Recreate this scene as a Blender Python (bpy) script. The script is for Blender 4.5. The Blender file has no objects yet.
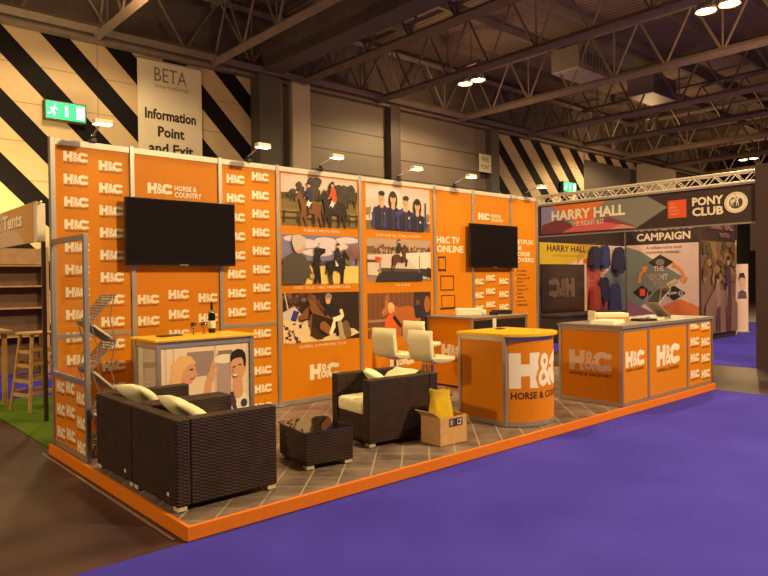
import bpy, bmesh, math, random
from mathutils import Vector, Matrix
from mathutils.geometry import tessellate_polygon
rnd = random.Random(7)
sc = bpy.context.scene
col = sc.collection
PI = math.pi
V = Vector

# ------------------------------------------------------------------ colour
def lin1(c):
    c /= 255.0
    return c / 12.92 if c <= 0.04045 else ((c + 0.055) / 1.055) ** 2.4
def lin(r, g, b): return (lin1(r), lin1(g), lin1(b))
LT = (1.0, 0.70, 0.40)                       # the tint of the hall's sodium-warm lamps
def alb(r, g, b, k=0.85):
    """albedo of a surface that reads (r,g,b) under the warm hall lamps"""
    c = lin(r, g, b)
    return tuple(min(0.92, max(0.004, c[i] / (LT[i] * k))) for i in range(3))

# ------------------------------------------------------------------ materials
def newmat(name):
    m = bpy.data.materials.new(name); m.use_nodes = True
    nt = m.node_tree; b = nt.nodes['Principled BSDF']
    return m, nt, b
def mat(name, c, rough=0.6, metal=0.0, var=0.06, scale=18.0, bump=0.0, spec=0.5):
    m, nt, b = newmat(name)
    N, L = nt.nodes.new, nt.links.new
    tc = N('ShaderNodeTexCoord'); no = N('ShaderNodeTexNoise'); no.inputs['Scale'].default_value = scale
    no.inputs['Detail'].default_value = 4
    L(tc.outputs['Object'], no.inputs['Vector'])
    mr = N('ShaderNodeMapRange'); mr.inputs['To Min'].default_value = 1 - var; mr.inputs['To Max'].default_value = 1 + var
    mr.inputs['From Min'].default_value = .3; mr.inputs['From Max'].default_value = .7
    L(no.outputs['Fac'], mr.inputs['Value'])
    mx = N('ShaderNodeMix'); mx.data_type = 'RGBA'; mx.blend_type = 'MULTIPLY'; mx.inputs['Factor'].default_value = 1
    mx.inputs['A'].default_value = (*c, 1); L(mr.outputs['Result'], mx.inputs['B'])
    L(mx.outputs['Result'], b.inputs['Base Color'])
    b.inputs['Roughness'].default_value = rough; b.inputs['Metallic'].default_value = metal
    b.inputs['Specular IOR Level'].default_value = spec
    if bump:
        bp = N('ShaderNodeBump'); bp.inputs['Strength'].default_value = bump; bp.inputs['Distance'].default_value = .01
        L(no.outputs['Fac'], bp.inputs['Height']); L(bp.outputs['Normal'], b.inputs['Normal'])
    return m
def emit(name, c, s):
    m, nt, b = newmat(name)
    b.inputs['Base Color'].default_value = (*c, 1)
    b.inputs['Emission Color'].default_value = (*c, 1); b.inputs['Emission Strength'].default_value = s
    return m
def glassmat(name, c, alpha_mix=0.12):
    m, nt, b = newmat(name)
    N, L = nt.nodes.new, nt.links.new
    tr = N('ShaderNodeBsdfTransparent'); tr.inputs['Color'].default_value = (*c, 1)
    gl = N('ShaderNodeBsdfGlossy'); gl.inputs['Roughness'].default_value = .03
    lw = N('ShaderNodeLayerWeight'); lw.inputs['Blend'].default_value = .5
    pw = N('ShaderNodeMath'); pw.operation = 'POWER'; L(lw.outputs['Facing'], pw.inputs[0]); pw.inputs[1].default_value = 5
    ad = N('ShaderNodeMath'); ad.operation = 'MULTIPLY_ADD'; L(pw.outputs[0], ad.inputs[0]); ad.inputs[1].default_value = .35; ad.inputs[2].default_value = alpha_mix
    mx = N('ShaderNodeMixShader'); L(ad.outputs[0], mx.inputs['Fac'])
    L(tr.outputs[0], mx.inputs[1]); L(gl.outputs[0], mx.inputs[2])
    L(mx.outputs[0], nt.nodes['Material Output'].inputs['Surface'])
    return m
def printmat(name='printed_ink', rough=.45):
    m, nt, b = newmat(name)
    at = nt.nodes.new('ShaderNodeAttribute'); at.attribute_name = 'Col'
    nt.links.new(at.outputs['Color'], b.inputs['Base Color'])
    b.inputs['Roughness'].default_value = rough
    return m
def rattan():
    m, nt, b = newmat('woven_brown_rattan')
    N, L = nt.nodes.new, nt.links.new
    tc = N('ShaderNodeTexCoord'); sp = N('ShaderNodeSeparateXYZ'); L(tc.outputs['Object'], sp.inputs[0])
    ad = N('ShaderNodeMath'); ad.operation = 'ADD'; L(sp.outputs['X'], ad.inputs[0]); L(sp.outputs['Y'], ad.inputs[1])
    def sine(src, k):
        mu = N('ShaderNodeMath'); mu.operation = 'MULTIPLY'; L(src, mu.inputs[0]); mu.inputs[1].default_value = k
        s = N('ShaderNodeMath'); s.operation = 'SINE'; L(mu.outputs[0], s.inputs[0]); return s.outputs[0]
    h = sine(sp.outputs['Z'], 2 * PI / .024); v = sine(ad.outputs[0], 2 * PI / .062)
    pr = N('ShaderNodeMath'); pr.operation = 'MULTIPLY'; L(h, pr.inputs[0]); L(v, pr.inputs[1])
    mr = N('ShaderNodeMapRange'); mr.inputs['From Min'].default_value = -1; L(pr.outputs[0], mr.inputs['Value'])
    no = N('ShaderNodeTexNoise'); no.inputs['Scale'].default_value = 9; L(tc.outputs['Object'], no.inputs['Vector'])
    mx = N('ShaderNodeMix'); mx.data_type = 'RGBA'
    mx.inputs['A'].default_value = (.012, .006, .005, 1); mx.inputs['B'].default_value = (.095, .052, .046, 1)
    hm = N('ShaderNodeMath'); hm.operation = 'MULTIPLY_ADD'; L(h, hm.inputs[0]); hm.inputs[1].default_value = .42; L(mr.outputs['Result'], hm.inputs[2]); hm.use_clamp = True
    mm = N('ShaderNodeMath'); mm.operation = 'MULTIPLY'; L(hm.outputs[0], mm.inputs[0]); L(no.outputs['Fac'], mm.inputs[1])
    L(mm.outputs[0], mx.inputs['Factor']); L(mx.outputs['Result'], b.inputs['Base Color'])
    bp = N('ShaderNodeBump'); bp.inputs['Strength'].default_value = .4; bp.inputs['Distance'].default_value = .004
    L(pr.outputs[0], bp.inputs['Height']); L(bp.outputs['Normal'], b.inputs['Normal'])
    b.inputs['Roughness'].default_value = .62; b.inputs['Specular IOR Level'].default_value = .3
    return m
def modline(N, L, src, period, phase, width):
    """1 inside a line of the given width repeated every period"""
    a = N('ShaderNodeMath'); a.operation = 'ADD'; L(src, a.inputs[0]); a.inputs[1].default_value = -phase + 1000 * period
    m = N('ShaderNodeMath'); m.operation = 'MODULO'; L(a.outputs[0], m.inputs[0]); m.inputs[1].default_value = period
    l = N('ShaderNodeMath'); l.operation = 'LESS_THAN'; L(m.outputs[0], l.inputs[0]); l.inputs[1].default_value = width
    return l.outputs[0]
def tiles():
    m, nt, b = newmat('brown_stone_tiles')
    N, L = nt.nodes.new, nt.links.new
    tc = N('ShaderNodeTexCoord'); sp = N('ShaderNodeSeparateXYZ'); L(tc.outputs['Object'], sp.inputs[0])
    a = N('ShaderNodeMath'); a.operation = 'SUBTRACT'; L(sp.outputs['X'], a.inputs[0]); L(sp.outputs['Y'], a.inputs[1])
    c = N('ShaderNodeMath'); c.operation = 'ADD'; L(sp.outputs['X'], c.inputs[0]); L(sp.outputs['Y'], c.inputs[1])
    l1 = modline(N, L, a.outputs[0], .34, 3.91, .018); l2 = modline(N, L, c.outputs[0], .345, -.81, .012)
    mxx = N('ShaderNodeMath'); mxx.operation = 'MAXIMUM'; L(l1, mxx.inputs[0]); L(l2, mxx.inputs[1])
    no = N('ShaderNodeTexNoise'); no.inputs['Scale'].default_value = 3.5; no.inputs['Detail'].default_value = 6
    L(tc.outputs['Object'], no.inputs['Vector'])
    cr = N('ShaderNodeValToRGB'); cr.color_ramp.elements[0].position = .32; cr.color_ramp.elements[1].position = .7
    cr.color_ramp.elements[0].color = (.105, .075, .066, 1); cr.color_ramp.elements[1].color = (.25, .185, .165, 1)
    L(no.outputs['Fac'], cr.inputs['Fac'])
    mx = N('ShaderNodeMix'); mx.data_type = 'RGBA'; L(mxx.outputs[0], mx.inputs['Factor'])
    L(cr.outputs['Color'], mx.inputs['A']); mx.inputs['B'].default_value = (.40, .32, .26, 1)
    L(mx.outputs['Result'], b.inputs['Base Color']); b.inputs['Roughness'].default_value = .45
    return m
def stripes():
    m, nt, b = newmat('black_white_diagonal_wall_paint')
    N, L = nt.nodes.new, nt.links.new
    tc = N('ShaderNodeTexCoord'); sp = N('ShaderNodeSeparateXYZ'); L(tc.outputs['Object'], sp.inputs[0])
    c = N('ShaderNodeMath'); c.operation = 'ADD'; L(sp.outputs['X'], c.inputs[0]); L(sp.outputs['Z'], c.inputs[1])
    s = modline(N, L, c.outputs[0], 1.49, 8.74, .68)
    j1 = modline(N, L, sp.outputs['Z'], .9, 5.0, .02); j2 = modline(N, L, sp.outputs['X'], 2.7, 1.2, .02)
    jm = N('ShaderNodeMath'); jm.operation = 'MAXIMUM'; L(j1, jm.inputs[0]); L(j2, jm.inputs[1])
    no = N('ShaderNodeTexNoise'); no.inputs['Scale'].default_value = 1.2; L(tc.outputs['Object'], no.inputs['Vector'])
    mw = N('ShaderNodeMix'); mw.data_type = 'RGBA'; L(no.outputs['Fac'], mw.inputs['Factor'])
    mw.inputs['A'].default_value = (.50, .37, .24, 1); mw.inputs['B'].default_value = (.60, .45, .30, 1)
    mj = N('ShaderNodeMix'); mj.data_type = 'RGBA'; L(jm.outputs[0], mj.inputs['Factor'])
    L(mw.outputs['Result'], mj.inputs['A']); mj.inputs['B'].default_value = (.27, .22, .15, 1)
    mx = N('ShaderNodeMix'); mx.data_type = 'RGBA'; L(s, mx.inputs['Factor'])
    L(mj.outputs['Result'], mx.inputs['A']); mx.inputs['B'].default_value = (.006, .0035, .005, 1)
    L(mx.outputs['Result'], b.inputs['Base Color']); b.inputs['Roughness'].default_value = .8; b.inputs['Specular IOR Level'].default_value = .2
    return m
def panelwall():
    m, nt, b = newmat('grey_hall_cladding')
    N, L = nt.nodes.new, nt.links.new
    tc = N('ShaderNodeTexCoord'); sp = N('ShaderNodeSeparateXYZ'); L(tc.outputs['Object'], sp.inputs[0])
    j = modline(N, L, sp.outputs['Z'], .69, 5.9, .035)
    gt = N('ShaderNodeMath'); gt.operation = 'LESS_THAN'; L(sp.outputs['Z'], gt.inputs[0]); gt.inputs[1].default_value = 6.7
    jj = N('ShaderNodeMath'); jj.operation = 'MULTIPLY'; L(j, jj.inputs[0]); L(gt.outputs[0], jj.inputs[1])
    no = N('ShaderNodeTexNoise'); no.inputs['Scale'].default_value = .8; L(tc.outputs['Object'], no.inputs['Vector'])
    mw = N('ShaderNodeMix'); mw.data_type = 'RGBA'; L(no.outputs['Fac'], mw.inputs['Factor'])
    mw.inputs['A'].default_value = (.20, .16, .135, 1); mw.inputs['B'].default_value = (.27, .22, .185, 1)
    mx = N('ShaderNodeMix'); mx.data_type = 'RGBA'; L(jj.outputs[0], mx.inputs['Factor'])
    L(mw.outputs['Result'], mx.inputs['A']); mx.inputs['B'].default_value = (.05, .04, .035, 1)
    L(mx.outputs['Result'], b.inputs['Base Color']); b.inputs['Roughness'].default_value = .55
    return m
def roofdeck():
    m, nt, b = newmat('corrugated_roof_deck')
    N, L = nt.nodes.new, nt.links.new
    tc = N('ShaderNodeTexCoord'); wv = N('ShaderNodeTexWave'); wv.inputs['Scale'].default_value = 1.6
    wv.bands_direction = 'X'
    L(tc.outputs['Object'], wv.inputs['Vector'])
    cr = N('ShaderNodeMix'); cr.data_type = 'RGBA'; L(wv.outputs['Fac'], cr.inputs['Factor'])
    cr.inputs['A'].default_value = (.21, .15, .11, 1); cr.inputs['B'].default_value = (.33, .24, .175, 1)
    L(cr.outputs['Result'], b.inputs['Base Color'])
    bp = N('ShaderNodeBump'); bp.inputs['Strength'].default_value = .8; bp.inputs['Distance'].default_value = .05
    L(wv.outputs['Fac'], bp.inputs['Height']); L(bp.outputs['Normal'], b.inputs['Normal'])
    b.inputs['Roughness'].default_value = .7
    return m
def concrete():
    m, nt, b = newmat('worn_dark_concrete')
    N, L = nt.nodes.new, nt.links.new
    tc = N('ShaderNodeTexCoord'); no = N('ShaderNodeTexNoise'); no.inputs['Scale'].default_value = .9; no.inputs['Detail'].default_value = 9
    mp = N('ShaderNodeMapping'); mp.inputs['Scale'].default_value = (1, 3.2, 1); mp.inputs['Rotation'].default_value = (0, 0, .35)
    L(tc.outputs['Object'], mp.inputs['Vector']); L(mp.outputs['Vector'], no.inputs['Vector'])
    cr = N('ShaderNodeValToRGB'); cr.color_ramp.elements[0].position = .3; cr.color_ramp.elements[1].position = .75
    cr.color_ramp.elements[0].color = (.028, .014, .016, 1); cr.color_ramp.elements[1].color = (.085, .042, .042, 1)
    L(no.outputs['Fac'], cr.inputs['Fac']); L(cr.outputs['Color'], b.inputs['Base Color'])
    b.inputs['Roughness'].default_value = .42
    return m
def carpetmat(name, c1, c2):
    m, nt, b = newmat(name)
    N, L = nt.nodes.new, nt.links.new
    tc = N('ShaderNodeTexCoord'); no = N('ShaderNodeTexNoise'); no.inputs['Scale'].default_value = 260; no.inputs['Detail'].default_value = 2
    n2 = N('ShaderNodeTexNoise'); n2.inputs['Scale'].default_value = 1.1
    L(tc.outputs['Object'], no.inputs['Vector']); L(tc.outputs['Object'], n2.inputs['Vector'])
    md = N('ShaderNodeMath'); md.operation = 'ADD'; L(no.outputs['Fac'], md.inputs[0]); L(n2.outputs['Fac'], md.inputs[1])
    mr = N('ShaderNodeMapRange'); mr.inputs['From Min'].default_value = .7; mr.inputs['From Max'].default_value = 1.3
    L(md.outputs[0], mr.inputs['Value'])
    mx = N('ShaderNodeMix'); mx.data_type = 'RGBA'; L(mr.outputs['Result'], mx.inputs['Factor'])
    mx.inputs['A'].default_value = (*c1, 1); mx.inputs['B'].default_value = (*c2, 1)
    L(mx.outputs['Result'], b.inputs['Base Color']); b.inputs['Roughness'].default_value = .95
    b.inputs['Specular IOR Level'].default_value = .1
    bp = N('ShaderNodeBump'); bp.inputs['Strength'].default_value = .3; bp.inputs['Distance'].default_value = .003
    L(no.outputs['Fac'], bp.inputs['Height']); L(bp.outputs['Normal'], b.inputs['Normal'])
    return m

ORANGE = (.69, .235, .005)
M = dict(
    orange=mat('orange_laminate_panel', ORANGE, .5, var=.02, spec=.25),
    kerb=mat('orange_painted_kerb', (.78, .21, .010), .5, var=.04, spec=.3),
    alu=mat('brushed_aluminium', (.50, .47, .45), .38, .75, var=.05, scale=60),
    rail=mat('pale_top_rail', (.72, .66, .56), .4, .2, var=.04),
    black=mat('matt_black_plastic', (.012, .011, .013), .45, var=.05),
    screen=mat('dark_glossy_screen', (.010, .008, .010), .09, var=0, spec=.45),
    bezel=mat('black_gloss_bezel', (.014, .012, .014), .25, var=0),
    cream=mat('cream_cushion_fabric', (.86, .80, .52), .85, var=.05, scale=30, bump=.15),
    leather=mat('cream_leatherette', (.88, .83, .58), .38, var=.03, scale=9),
    foot=mat('pale_block_foot', (.62, .55, .45), .5),
    rattan=rattan(), tiles=tiles(), stripes=stripes(), cladding=panelwall(), deck=roofdeck(), concrete=concrete(),
    blue=carpetmat('royal_blue_carpet', (.043, .035, .40), (.066, .052, .52)),
    green=carpetmat('lime_green_carpet', (.060, .115, .012), (.11, .19, .02)),
    glass=glassmat('clear_glass', (.97, .97, .96), .02),
    smoked=glassmat('smoked_table_glass', (.45, .40, .38), .30),
    yellowtop=mat('golden_yellow_counter_top', (.88, .52, .015), .35, var=.02),
    white=mat('white_laminate', (.80, .78, .72), .45, var=.02),
    grey=mat('grey_frame', (.30, .26, .24), .45, .3, var=.05),
    card=mat('brown_cardboard', (.60, .36, .15), .8, var=.08, scale=25),
    bag=mat('golden_plastic_bag', (.72, .50, .02), .28, var=.12, scale=8, bump=.25),
    chrome=mat('polished_chrome', (.75, .73, .70), .16, 1.0, var=0),
    bottle=mat('dark_green_bottle_glass', (.008, .012, .008), .12, var=0),
    wood=mat('honey_pine_wood', (.52, .30, .10), .5, var=.2, scale=14),
    board=mat('warm_timber_shelf_board', (.42, .25, .12), .55, var=.18, scale=7),
    darkboard=mat('dark_shelf_back', (.13, .075, .05), .6, var=.15, scale=5),
    blackcloth=mat('black_stand_cladding', (.045, .024, .024), .75, var=.1),
    truss=mat('dusty_roof_steel', (.24, .18, .15), .6, .1, var=.12, scale=4),
    girder=mat('dark_roof_girder', (.16, .125, .11), .65, .0, var=.12, scale=4),
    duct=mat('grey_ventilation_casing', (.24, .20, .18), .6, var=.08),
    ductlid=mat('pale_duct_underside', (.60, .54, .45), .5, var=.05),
    colm=mat('painted_column', (.085, .07, .065), .6, var=.1),
    beige=mat('beige_column_cladding', (.50, .42, .33), .6, var=.05),
    alutruss=mat('silver_lighting_truss', (.86, .78, .66), .35, .25, var=.05),
    paper=mat('cream_paper', (.88, .84, .66), .7, var=.03),
    lamp=emit('warm_lamp_glow', (1, .78, .50), 5.5),
    lamphall=emit('hall_lamp_glow', (1, .74, .42), 26),
    exitg=emit('green_exit_light', (.02, .62, .22), 1.1),
    exitw=emit('white_exit_pictogram', (.75, 1, .85), 1.6),
    ink=printmat(),
    banner=mat('cream_banner_cloth', (.72, .64, .50), .8, var=.03, scale=2),
    navy=mat('navy_jacket_cloth', (.020, .020, .075), .8, var=.15),
    redcloth=mat('red_coat_cloth', (.26, .03, .03), .8, var=.15),
    bluecloth=mat('blue_garment_cloth', (.035, .035, .15), .8, var=.15),
    smokeddoor=mat('dark_brown_gloss_panel', (.030, .020, .018), .15, var=.05),
    reflector=mat('white_lamp_housing', (.75, .70, .62), .4, .2),
    pink=mat('pale_rose_panel', (.72, .52, .50), .6, var=.04, scale=2),
    tape=mat('pale_floor_tape', (.30, .24, .22), .6),
)

# ------------------------------------------------------------------ mesh helper
class MB:
    def __init__(s): s.bm = bmesh.new()
    def _faces(s, vs, fs, m):
        bv = [s.bm.verts.new(v) for v in vs]
        out = []
        for f in fs:
            try:
                q = s.bm.faces.new([bv[i] for i in f]); q.material_index = m; out.append(q)
            except ValueError: pass
        return bv, out
    def box(s, x0, x1, y0, y1, z0, z1, m=0, bev=0, mx=None):
        vs = [V((x, y, z)) for z in (z0, z1) for y in (y0, y1) for x in (x0, x1)]
        if mx: vs = [mx @ v for v in vs]
        bv, fs = s._faces(vs, [(0, 2, 3, 1), (4, 5, 7, 6), (0, 1, 5, 4), (2, 6, 7, 3), (0, 4, 6, 2), (1, 3, 7, 5)], m)
        if bev:
            es = list({e for f in fs for e in f.edges})
            r = bmesh.ops.bevel(s.bm, geom=es, offset=bev, segments=2, profile=.5, affect='EDGES')
            for f in r['faces']: f.material_index = m
        return s
    def tube(s, pts, r, m=0, n=8, cap=True):
        pts = [V(p) for p in pts]; rs = r if isinstance(r, (list, tuple)) else [r] * len(pts)
        rings = []
        up = V((0, 0, 1))
        for i, p in enumerate(pts):
            d = (pts[min(i + 1, len(pts) - 1)] - pts[max(i - 1, 0)]).normalized()
            a = d.cross(up if abs(d.z) < .95 else V((1, 0, 0))).normalized(); b = d.cross(a)
            rings.append([s.bm.verts.new(p + (a * math.cos(2 * PI * k / n) + b * math.sin(2 * PI * k / n)) * rs[i]) for k in range(n)])
        for i in range(len(rings) - 1):
            for k in range(n):
                f = s.bm.faces.new((rings[i][k], rings[i][(k + 1) % n], rings[i + 1][(k + 1) % n], rings[i + 1][k])); f.material_index = m
        if cap:
            for q in (rings[0], rings[-1]):
                f = s.bm.faces.new(q); f.material_index = m
        return s
    def lathe(s, prof, c=(0, 0, 0), m=0, n=24):
        rings = []
        for r, z in prof:
            rings.append([s.bm.verts.new((c[0] + r * math.cos(2 * PI * k / n), c[1] + r * math.sin(2 * PI * k / n), c[2] + z)) for k in range(n)] if r > 1e-5
                         else [s.bm.verts.new((c[0], c[1], c[2] + z))])
        for a, b in zip(rings, rings[1:]):
            for k in range(n):
                q = [a[k % len(a)], a[(k + 1) % len(a)], b[(k + 1) % len(b)], b[k % len(b)]]
                q = list(dict.fromkeys(q))
                if len(q) > 2:
                    f = s.bm.faces.new(q); f.material_index = m
        return s
    def prism(s, poly, fn, t0, t1, m=0, bev=0):
        """extrude a 2-D polygon; fn(u,v,t) gives the point"""
        n = len(poly)
        a = [s.bm.verts.new(fn(u, v, t0)) for u, v in poly]; b = [s.bm.verts.new(fn(u, v, t1)) for u, v in poly]
        fs = [s.bm.faces.new(a[::-1]), s.bm.faces.new(b)]
        for i in range(n): fs.append(s.bm.faces.new((a[i], a[(i + 1) % n], b[(i + 1) % n], b[i])))
        for f in fs: f.material_index = m
        if bev:
            es = list({e for f in fs[:2] for e in f.edges})
            r = bmesh.ops.bevel(s.bm, geom=es, offset=bev, segments=3, profile=.5, affect='EDGES')
            for f in r['faces']: f.material_index = m
        return s
    def build(s, name, mats, parent=None, smooth=False):
        bmesh.ops.recalc_face_normals(s.bm, faces=s.bm.faces[:])
        me = bpy.data.meshes.new(name); s.bm.to_mesh(me); s.bm.free()
        for x in (mats if isinstance(mats, (list, tuple)) else [mats]): me.materials.append(M[x] if isinstance(x, str) else x)
        if smooth:
            for p in me.polygons: p.use_smooth = True
        o = bpy.data.objects.new(name, me); col.objects.link(o)
        if parent: o.parent = parent
        return o
def thing(name, label, cat, loc=(0, 0, 0), rz=0, group=None):
    o = bpy.data.objects.new(name, None); col.objects.link(o)
    o.location = loc; o.rotation_euler = (0, 0, rz); o.empty_display_size = .1
    return tag(o, label, cat, group)
def tag(o, label, cat, group=None):
    o['label'] = label; o['category'] = cat
    if group: o['group'] = group
    return o
def struct(o): o['kind'] = 'structure'; return o
def dup(root, label, loc=None, rz=None):
    r = root.copy(); col.objects.link(r); r['label'] = label
    if loc is not None: r.location = loc
    if rz is not None: r.rotation_euler = (0, 0, rz)
    for ch in list(root.children):
        c = ch.copy(); col.objects.link(c); c.parent = r
        for g in ch.children:
            d = g.copy(); col.objects.link(d); d.parent = c
    return r

# ------------------------------------------------------------------ printed artwork (flat coloured ink on a board)
_tc = {}
def text_geo(txt, bold=0.0):
    k = (txt, bold)
    if k in _tc: return _tc[k]
    cu = bpy.data.curves.new('t', 'FONT'); cu.body = txt; cu.size = 1; cu.offset = bold; cu.resolution_u = 2; cu.fill_mode = 'FRONT'
    ob = bpy.data.objects.new('t', cu); col.objects.link(ob)
    dg = bpy.context.evaluated_depsgraph_get(); dg.update()
    me = bpy.data.meshes.new_from_object(ob.evaluated_get(dg))
    vs = [(v.co.x, v.co.y) for v in me.vertices]; fs = [tuple(p.vertices) for p in me.polygons]
    bpy.data.objects.remove(ob); bpy.data.curves.remove(cu); bpy.data.meshes.remove(me)
    x0 = min(v[0] for v in vs); x1 = max(v[0] for v in vs); y0 = min(v[1] for v in vs); y1 = max(v[1] for v in vs)
    _tc[k] = ([((x - x0) / (x1 - x0), (y - y0) / (y1 - y0)) for x, y in vs], fs, (x1 - x0) / (y1 - y0))
    return _tc[k]
class Art:
    def __init__(s, eps=.00018): s.v = []; s.f = []; s.c = []; s.L = 0; s.eps = eps; s.T = None; s.clip = None; s.photo = False
    def _add(s, pts, faces, c):
        h = (s.L + 1) * s.eps; s.L += 1; o = len(s.v)
        if s.photo: c = tuple(min(.95, 1.42 * v ** 1.22) for v in c)
        if s.T: pts = [s.T(*p) for p in pts]
        if s.clip:
            a, b, cc, d = s.clip; pts = [(min(max(x, a), b), min(max(y, cc), d)) for x, y in pts]
        s.v += [(x, y, h) for x, y in pts]; s.f += [tuple(i + o for i in f) for f in faces]; s.c += [c] * len(faces)
    def poly(s, pts, c):
        tri = tessellate_polygon([[V((x, y, 0)) for x, y in pts]])
        s._add(list(pts), [tuple(t) for t in tri], c); return s
    def rect(s, x0, y0, x1, y1, c): return s.poly([(x0, y0), (x1, y0), (x1, y1), (x0, y1)], c)
    def ell(s, cx, cy, rx, ry, c, n=20, rot=0):
        p = []
        for k in range(n):
            a = 2 * PI * k / n; x, y = rx * math.cos(a), ry * math.sin(a)
            p.append((cx + x * math.cos(rot) - y * math.sin(rot), cy + x * math.sin(rot) + y * math.cos(rot)))
        return s.poly(p, c)
    def cap(s, x1, y1, x2, y2, r1, r2, c):
        d = math.hypot(x2 - x1, y2 - y1) or 1e-6; ax, ay = (x2 - x1) / d, (y2 - y1) / d; a0 = math.atan2(ay, ax)
        p = [(x1 + r1 * math.cos(a0 + PI / 2 + PI * k / 6), y1 + r1 * math.sin(a0 + PI / 2 + PI * k / 6)) for k in range(7)]
        p += [(x2 + r2 * math.cos(a0 - PI / 2 + PI * k / 6), y2 + r2 * math.sin(a0 - PI / 2 + PI * k / 6)) for k in range(7)]
        return s.poly(p, c)
    def path(s, pts, r, c):
        for a, b in zip(pts, pts[1:]): s.cap(*a, *b, r, r, c)
        return s
    def ring(s, cx, cy, ro, ri, c, a0=0, a1=2 * PI, n=28, sx=1):
        o = [(cx + sx * ro * math.cos(a0 + (a1 - a0) * k / n), cy + ro * math.sin(a0 + (a1 - a0) * k / n)) for k in range(n + 1)]
        i = [(cx + sx * ri * math.cos(a0 + (a1 - a0) * k / n), cy + ri * math.sin(a0 + (a1 - a0) * k / n)) for k in range(n + 1)]
        s._add(o + i, [(k, k + 1, n + 2 + k, n + 1 + k) for k in range(n)], c); return s
    def text(s, txt, x0, y0, x1, y1, c, bold=0.0):
        v, f, a = text_geo(txt, bold)
        s._add([(x0 + x * (x1 - x0), y0 + y * (y1 - y0)) for x, y in v], f, c); return s
    def textw(s, txt, x0, y0, h, c, bold=0.0, center=None):
        a = text_geo(txt, bold)[2]
        if center is not None: x0 = center - a * h / 2
        return s.text(txt, x0, y0, x0 + a * h, y0 + h, c, bold)
    def logo(s, x, y, w, white, bg, sub=None):
        """the H&C mark, w wide, its letters 0.42 w high, lower-left at x,y"""
        k = w / 2.4
        def R(a, b, c, d, cc): s.rect(x + a * k, y + b * k, x + c * k, y + d * k, cc)
        R(0, 0, .34, 1, white); R(.60, 0, .94, 1, white); R(.3, .34, .64, .68, white)
        s.ring(x + 1.88 * k, y + .5 * k, .5 * k, .19 * k, white, .62, 2 * PI - .62, 24, 1.08)
        s.ell(x + 2.24 * k, y + .79 * k, .16 * k, .15 * k, white, 12); s.ell(x + 2.24 * k, y + .21 * k, .16 * k, .15 * k, white, 12)
        s.text('&', x + .80 * k, y - .05 * k, x + 1.58 * k, y + 1.05 * k, bg, .09)
        s.text('&', x + .88 * k, y + .02 * k, x + 1.50 * k, y + .98 * k, white, .02)
        if sub: s.text('HORSE & COUNTRY', x + .03 * k, y - .26 * k, x + 2.36 * k, y - .10 * k, sub, .02)
        return s
    def build(s, name, fn, parent=None, cut=None, mat='ink'):
        me = bpy.data.meshes.new(name)
        bm = bmesh.new(); cl = bm.loops.layers.float_color.new('Col')
        bv = [bm.verts.new(p) for p in s.v]
        for f, c in zip(s.f, s.c):
            try: q = bm.faces.new([bv[i] for i in f])
            except ValueError: continue
            for l in q.loops: l[cl] = (*c, 1)
        if cut:
            u0, u1, n = cut
            for i in range(1, n):
                bmesh.ops.bisect_plane(bm, geom=bm.verts[:] + bm.edges[:] + bm.faces[:], plane_co=(u0 + (u1 - u0) * i / n, 0, 0), plane_no=(1, 0, 0))
        for v in bm.verts: v.co = fn(v.co.x, v.co.y, v.co.z)
        bm.to_mesh(me); bm.free()
        me.materials.append(M[mat]); o = bpy.data.objects.new(name, me); col.objects.link(o)
        if parent: o.parent = parent
        return o
def fY(y):  return lambda u, v, h: V((u, y - h, v))            # faces -Y, u = world x, v = world z
def fX(x):  return lambda u, v, h: V((x - h, -u, v))           # faces -X, u runs to the right (-y)

WH = (.92, .86, .68); DK = (.05, .022, .012)
OR = ORANGE

# ================================================================== SETTING
b = MB(); b.box(-22, 62, -24, 10, -.2, 0); struct(b.build('floor', 'concrete'))
b = MB(); b.box(-22, 62, -24, 10.3, 9.7, 9.9); struct(b.build('ceiling', 'deck'))
b = MB()
b.box(-22, 8.27, 10, 10.3, 0, 7.72, 0); b.box(8.27, 19.25, 10, 10.3, 0, 7.72, 1); b.box(19.25, 26.2, 10, 10.3, 0, 7.72, 0)
b.box(26.2, 62, 10, 10.3, 0, 7.72, 3)
b.box(26.25, 31.2, 9.97, 10, 7.3, 7.72, 0)
b.box(-22, 62, 10, 10.3, 7.72, 9.7, 2)
struct(b.build('wall_back', ['stripes', 'cladding', 'girder', 'colm']))
b = MB(); b.box(62, 62.3, -24, 10.3, 0, 9.9); struct(b.build('wall_right', 'colm'))
def trim(i, m, *bx):
    q = MB()
    for a in bx: q.box(*a)
    return struct(q.build('trim_%d' % i, m))
trim(1, 'colm', (8.25, 8.95, 9.5, 10, 0, 7.75))                 # portal column
trim(2, 'beige', (9.45, 10.1, 9.6, 10, 0, 7.9))
trim(3, 'colm', (13.55, 14.0, 9.7, 10, 0, 7.7))
trim(4, 'colm', (18.95, 19.45, 9.7, 10, 0, 7.7))
trim(5, 'beige', (31.3, 35.0, 9.6, 10, 0, 7.6))
trim(6, 'girder', (8.3, 8.95, -24, 9.98, 7.75, 8.75))               # deep girder
trim(7, 'truss', (-22, 62, 9.72, 9.98, 7.62, 7.8))                 # wall head beam
n = 8
for k, y in enumerate(range(-22, 10, 2)):
    trim(n, 'truss', (-22, 62, y - .06, y + .06, 9.45, 9.69)); n += 1
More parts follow.
